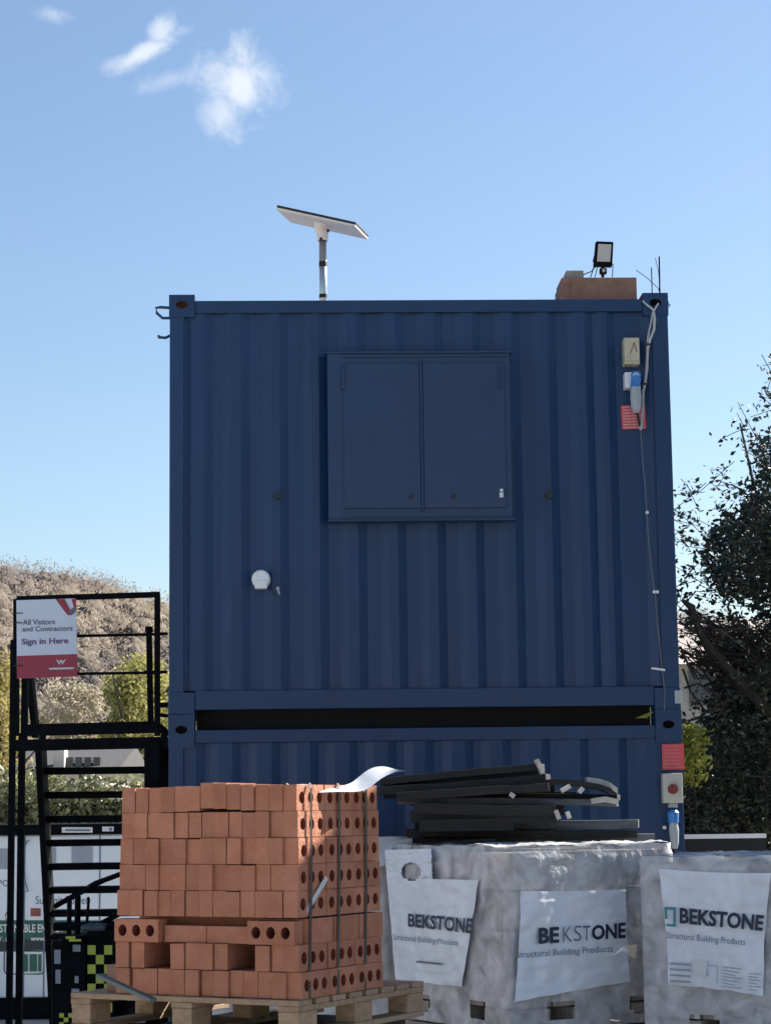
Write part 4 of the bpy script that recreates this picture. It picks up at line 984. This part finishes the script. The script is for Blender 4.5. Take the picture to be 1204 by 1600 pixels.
bd += [
 (640, 1320, 735, 1319, 11.38, 11.35, .15, .06, BLKWOOD, 'black board end low at the back left of the pile'),
 (648, 1296, 870, 1295, 11.42, 11.38, .15, .06, BLKWOOD, 'black board low at the back of the pile, behind the blunt end'),
 (660, 1280, 850, 1282, 11.42, 11.36, .15, .06, BLKWOOD, 'black board halfway up at the back of the pile'),
 (664, 1266, 880, 1262, 11.40, 11.36, .15, .06, BLKWOOD, 'black board at the back behind the chipped ends'),
 (640, 1250, 900, 1246, 11.44, 11.38, .15, .05, BLKWOOD, 'black board at the back level with the pale-ended one'),
 (600, 1237, 866, 1228, 11.44, 11.38, .15, .06, BLKWOOD, 'black board at the back just under the top boards'),
 (630, 1229, 850, 1209, 11.48, 11.40, .12, .05, BLKWOOD, 'black board at the back directly under the topmost one'),
]
for (x0_, y0_, x1_, y1_, Ya, Yb, w_, th_, m_, lb) in bd:
    th_ *= 1.25
    a = P(x0_, y0_, Ya); b = P(x1_, y1_, Yb); mb = MB(); n = 9; rnd = random.Random(int(x0_+y0_))
    d_ = (b-a).normalized(); sdv = Vector((-d_.y, d_.x, 0)).normalized(); upv = sdv.cross(d_)*-1
    if upv.z < 0: upv = -upv
    sag = rnd.uniform(-.006, .008)
    for i in range(n):
        c = a.lerp(b, i/(n-1))+Vector((0, 0, sag*math.sin(math.pi*i/(n-1))+rnd.uniform(-.0012, .0012)))
        for (s_, t_) in ((-.5, -.5), (.5, -.5), (.5, .5), (-.5, .5)): mb.v.append(tuple(c+sdv*w_*s_+upv*th_*t_))
    for i in range(n-1):
        for j in range(4): mb.f.append((i*4+j, (i+1)*4+j, (i+1)*4+(j+1) % 4, i*4+(j+1) % 4)); mb.mi.append(0)
    mb.f += [(3, 2, 1, 0), tuple((n-1)*4+j for j in range(4))]; mb.mi += [0, 0]
    tag(fixn(mb.build('timber_board', m_, bevel=.002)), lb, 'board', 'boards in the dark timber pile')
def curved(path, Y, w_, th_, m_, lb):
    mb = MB(); n = len(path)
    for (x, y) in path:
        c = P(x, y, Y)
        for (s_, t_) in ((-.5, -.5), (.5, -.5), (.5, .5), (-.5, .5)): mb.v.append((c.x, c.y+w_*s_, c.z+th_*t_))
    for i in range(n-1):
        for j in range(4): mb.f.append((i*4+j, (i+1)*4+j, (i+1)*4+(j+1) % 4, i*4+(j+1) % 4)); mb.mi.append(0)
    mb.f += [(3, 2, 1, 0), tuple((n-1)*4+j for j in range(4))]; mb.mi += [0, 0]
    tag(fixn(mb.build('bent_board', m_)), lb, 'board', 'boards in the dark timber pile')
curved([(820, 1226), (860, 1222), (890, 1223), (912, 1226), (935, 1230), (952, 1236)], 11.05, .16, .028, BLKWOOD, 'black bent strip drooping at the right of the pile')
curved([(915, 1219), (935, 1222), (950, 1227), (962, 1236)], 11.12, .14, .030, WEDGE, 'pale bent strip on top at the right end of the pile')
curved([(922, 1252), (944, 1249), (964, 1253)], 10.98, .10, .028, WEDGE, 'pale split board end at the right, under the bent strips')
o = MB(); o.bar(P(837, 1187, 11.03), P(847, 1209, 11.03), .13, .02, up=Vector((1, 0, 0))); tag(o.build('timber_offcut', WEDGE), 'pale offcut end standing at the right tip of the topmost board', 'offcut', 'pale timber chips')
for (x, y, x2, y2, lb) in ((796, 1240, 803, 1245, 'small pale chip on the left of the mid pile'), (876, 1236, 890, 1228, 'pale slanted chip under the drooping strip'), (904, 1238, 910, 1231, 'small pale chip right of the slanted chip'), (867, 1266, 873, 1280, 'upright pale chip below the split board'), (885, 1268, 889, 1279, 'thin upright chip right of the other upright chip')):
    o = MB(); o.bar(P(x, y, 10.92), P(x2, y2, 10.92), .05, .022); tag(o.build('timber_chip', WEDGE), lb, 'wood chip', 'pale timber chips')
# scrap of sunlight between packs, put into a cream solid's colour
c = P(986, 1484, 10.45); o = MB(); o.hexa([c+Vector(v) for v in ((-.02, 0, -.02), (.015, .01, -.045), (.03, .04, -.04), (-.01, .03, -.02), (-.03, 0, .02), (.03, .01, .025), (.03, .04, .02), (-.02, .03, .02))]); 
tag(o.build('sunlit_patch', mat('sunlit_cream', (.75, .66, .50), .8, var=.1)), 'cream scrap painted as sunlight in the gap between the two wrapped packs', 'sunfleck')
# ---------------------------------------------------------------- right side: barrier, tree, ivy
FY = 15.0
fb = thing('site_barrier', 'dark solid barrier with thin white top rail at right', 'barrier', (P(1130, 1307, FY).x, FY, 0))
a = P(1040, 1312, FY); b = P(1196, 1312, FY); zt_ = P(1130, 1310, FY).z
mb = MB(); mb.box((a.x, FY, .05), (b.x, FY+.04, zt_-.001)); mb.build('barrier_panel', mat('dark_blue_panel', (.006, .009, .013), .8, var=.2), fb)
mb = MB(); mb.box((a.x-.01, FY-.01, zt_), (b.x+.0, FY+.05, zt_+.030)); mb.build('top_rail', WHITEPL, fb)
for x in (a.x+.02, b.x-.02): mb = MB(); mb.box((x-.02, FY+.041, 0), (x+.02, FY+.08, zt_)); mb.build('barrier_post', STEEL, fb)
def inpoly(x, y, poly):
    c = False; n = len(poly)
    for i in range(n):
        x1, y1 = poly[i]; x2, y2 = poly[(i+1) % n]
        if (y1 > y) != (y2 > y) and x < (x2-x1)*(y-y1)/(y2-y1)+x1: c = not c
    return c
tr = thing('tree', 'big dark evergreen tree silhouetted against the sky beside the cabins', 'tree', (P(1290, 1300, 17).x, 17, 0))
R = random.Random(21); TY = 17.0
tm = MB(); base = Vector((P(1290, 1300, TY).x, TY, 0))
tm.tube([base, base+Vector((-.1, 0, 1.5)), base+Vector((.05, .1, 3.2)), base+Vector((-.05, 0, 4.8)), base+Vector((.1, 0, 6))], [.17, .14, .10, .06, .02], 10)
lv = MB()
outer = [(1210, 560), (1500, 500), (1650, 1330), (1068, 1330), (1066, 1210), (1070, 1120), (1100, 1060), (1085, 1000), (1062, 945), (1056, 900), (1060, 850), (1052, 800), (1056, 752), (1100, 765), (1120, 725), (1150, 770), (1160, 735), (1145, 700), (1135, 668), (1150, 655), (1165, 640), (1145, 622), (1185, 615), (1188, 575)]
inner = [(1230, 640), (1500, 560), (1600, 1330), (1078, 1330), (1078, 1190), (1110, 1110), (1125, 1010), (1190, 1000), (1195, 960), (1125, 930), (1095, 870), (1110, 830), (1170, 780), (1185, 720), (1180, 670)]
limbs = []
for k in range(26):
    z = R.uniform(1.2, 5.2); s0 = base+Vector((0, 0, z)); px = R.uniform(1075, 1420); py = R.uniform(640, 1150)
    if not inpoly(px, py, outer): continue
    e_ = P(px, py, TY+R.uniform(-1, 1)); s0.z = min(s0.z, max(.8, e_.z-.3)); m_ = s0.lerp(e_, .5)+Vector((0, 0, -.1))
    tm.tube([s0, m_, e_], [.045, .028, .008], 6); limbs.append(e_)
# the bare broken limb seen just right of the cabin
tm.tube([P(x, y, 16.2) for x, y in ((1064, 937), (1078, 948), (1086, 965), (1090, 985), (1105, 1010), (1150, 1060), (1220, 1130))], [.012, .03, .028, .03, .035, .04, .05], 7)
for q in (((1060, 952), (1075, 957), (1090, 985)), ((1060, 970), (1080, 985), (1120, 1000)), ((1062, 1010), (1075, 1040), (1085, 1060), (1110, 1060)), ((1066, 1045), (1078, 1080), (1100, 1110), (1130, 1110)), ((1068, 1075), (1090, 1068), (1125, 1090)), ((1062, 1130), (1090, 1122), (1115, 1105), (1150, 1090))):
    tm.tube([P(x, y, 16.3) for x, y in q], .010, 5)
def leaf(mb, p, s, rnd, mi=0):
    a = Vector((rnd.gauss(0, 1), rnd.gauss(0, 1), rnd.gauss(0, .7))).normalized(); b = a.cross(Vector((rnd.gauss(0, 1), rnd.gauss(0, 1), rnd.gauss(0, 1)))).normalized()
    c = a.cross(b)*s*.18
    mb.add([p-a*s, p-a*s*.2+b*s*.5+c, p+a*s, p-a*s*.2-b*s*.5+c], [(0, 1, 2, 3)], mi)
cl = 0; tries = 0
while cl < 2600 and tries < 60000:
    tries += 1; px = R.uniform(1045, 1500); py = R.uniform(500, 1335)
    if not inpoly(px, py, outer): continue
    ins = inpoly(px, py, inner)
    if not ins and R.random() > .33: continue
    dd = R.uniform(-1.3, 1.3); c = P(px, py, TY+dd); cl += 1
    r_ = R.uniform(.07, .16); nl = R.randint(12, 28) if ins else R.randint(6, 15)
    # twig
    d_ = Vector((R.gauss(0, 1), R.gauss(0, 1), R.gauss(0, .6))).normalized()
    if not ins or R.random() < .2: tm.tube([c-d_*r_*1.6, c+d_*r_], .0035, 3, caps=False)
    for _ in range(nl):
        p = c+d_*R.uniform(-1.4, 1)*r_+Vector((R.gauss(0, .4), R.gauss(0, .4), R.gauss(0, .4)))*r_
        leaf(lv, p, R.uniform(.018, .036), R)
for k in range(230):
    px = R.uniform(1062, 1240); py = 945+(px-1062)*.28+R.uniform(0, 85); c = P(px, py, TY+R.uniform(-.8, .8)); d_ = Vector((R.gauss(-.8, .4), R.gauss(0, .5), R.gauss(.35, .3))).normalized()
    tm.tube([c-d_*.22, c+d_*.12], [.009, .003], 3, 1, caps=False)
    for _ in range(5): leaf(lv, c+d_*R.uniform(-.2, .12)+Vector((R.gauss(0, .03), R.gauss(0, .03), R.gauss(0, .03))), R.uniform(.02, .04), R)
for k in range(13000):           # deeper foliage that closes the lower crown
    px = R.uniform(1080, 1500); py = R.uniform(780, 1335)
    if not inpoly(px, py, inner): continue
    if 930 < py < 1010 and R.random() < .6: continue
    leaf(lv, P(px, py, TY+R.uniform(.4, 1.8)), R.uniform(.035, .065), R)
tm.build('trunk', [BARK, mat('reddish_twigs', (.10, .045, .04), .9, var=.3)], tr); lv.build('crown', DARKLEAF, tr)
iv = MB(); 
for k in range(95):
    c = P(R.uniform(1062, 1100), R.uniform(1138, 1222), 15.6); 
    for _ in range(5): leaf(iv, c+Vector((R.gauss(0, .03), R.gauss(0, .05), R.gauss(0, .03))), .03, R)
ivt = thing('shrub', 'small lime-green leafy shoots beside the lower cabin corner', 'shrub', (P(1077, 1200, 15.6).x, 15.6, 0)); iv.build('foliage', IVY, ivt)
mb = MB(); 
for px in (1068, 1078, 1088): mb.tube([Vector((P(px, 1300, 15.6).x, 15.6, 0)), P(px-3, 1220, 15.6), P(px, 1150, 15.6)], [.005, .004, .003], 5)
mb.build('stem', BARK, ivt)
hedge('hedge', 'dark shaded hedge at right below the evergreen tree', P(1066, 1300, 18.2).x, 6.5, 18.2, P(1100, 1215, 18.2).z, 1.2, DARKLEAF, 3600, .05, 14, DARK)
# ---------------------------------------------------------------- unseen block added outside the right edge to cast the bricks' diagonal shadow
nb = thing('site_cabin', 'double height grey block right of the yard, added unseen to shade the bricks', 'site cabin', (4.5, 9, 0))
X0 = 3.0; HN = 4.87
mb = MB(); mb.box((X0, 9.6, 0), (X0+6, 12.0, HN)); mb.build('wall', mat('shade_block_grey', (.22, .24, .26), .6, var=.1), nb)
mb = MB(); mb.box((X0-.03, 9.57, HN), (X0+6.03, 12.03, HN+.06)); mb.build('roof', BLACKST, nb)
for k in range(1):
    for z in (1.0, 3.4): mb = MB(); mb.box((X0-.02, 10.3, z), (X0-.001, 11.3, z+.9)); mb.build('window', GLASSD, nb)
hd = thing('bounce_wall', 'long grey hoarding along the left side of the yard, added unseen to bounce light', 'reflector', (-7.6, 4, 0))  # added out of view: reflects sun onto surfaces that face left
for k in range(9):
    mb = MB(); y0 = -4+k*1.9; mb.box((-7.7, y0, .1), (-7.6, y0+1.88, 3.9)); mb.build('bounce_panel', mat('bounce_grey', (.32, .34, .36), .7, var=.05), hd)
    mb = MB(); mb.box((-7.59, y0+1.84, 0), (-7.52, y0+1.92, 3.95)); mb.build('bounce_post', STEEL, hd)
S.render.engine = 'CYCLES'
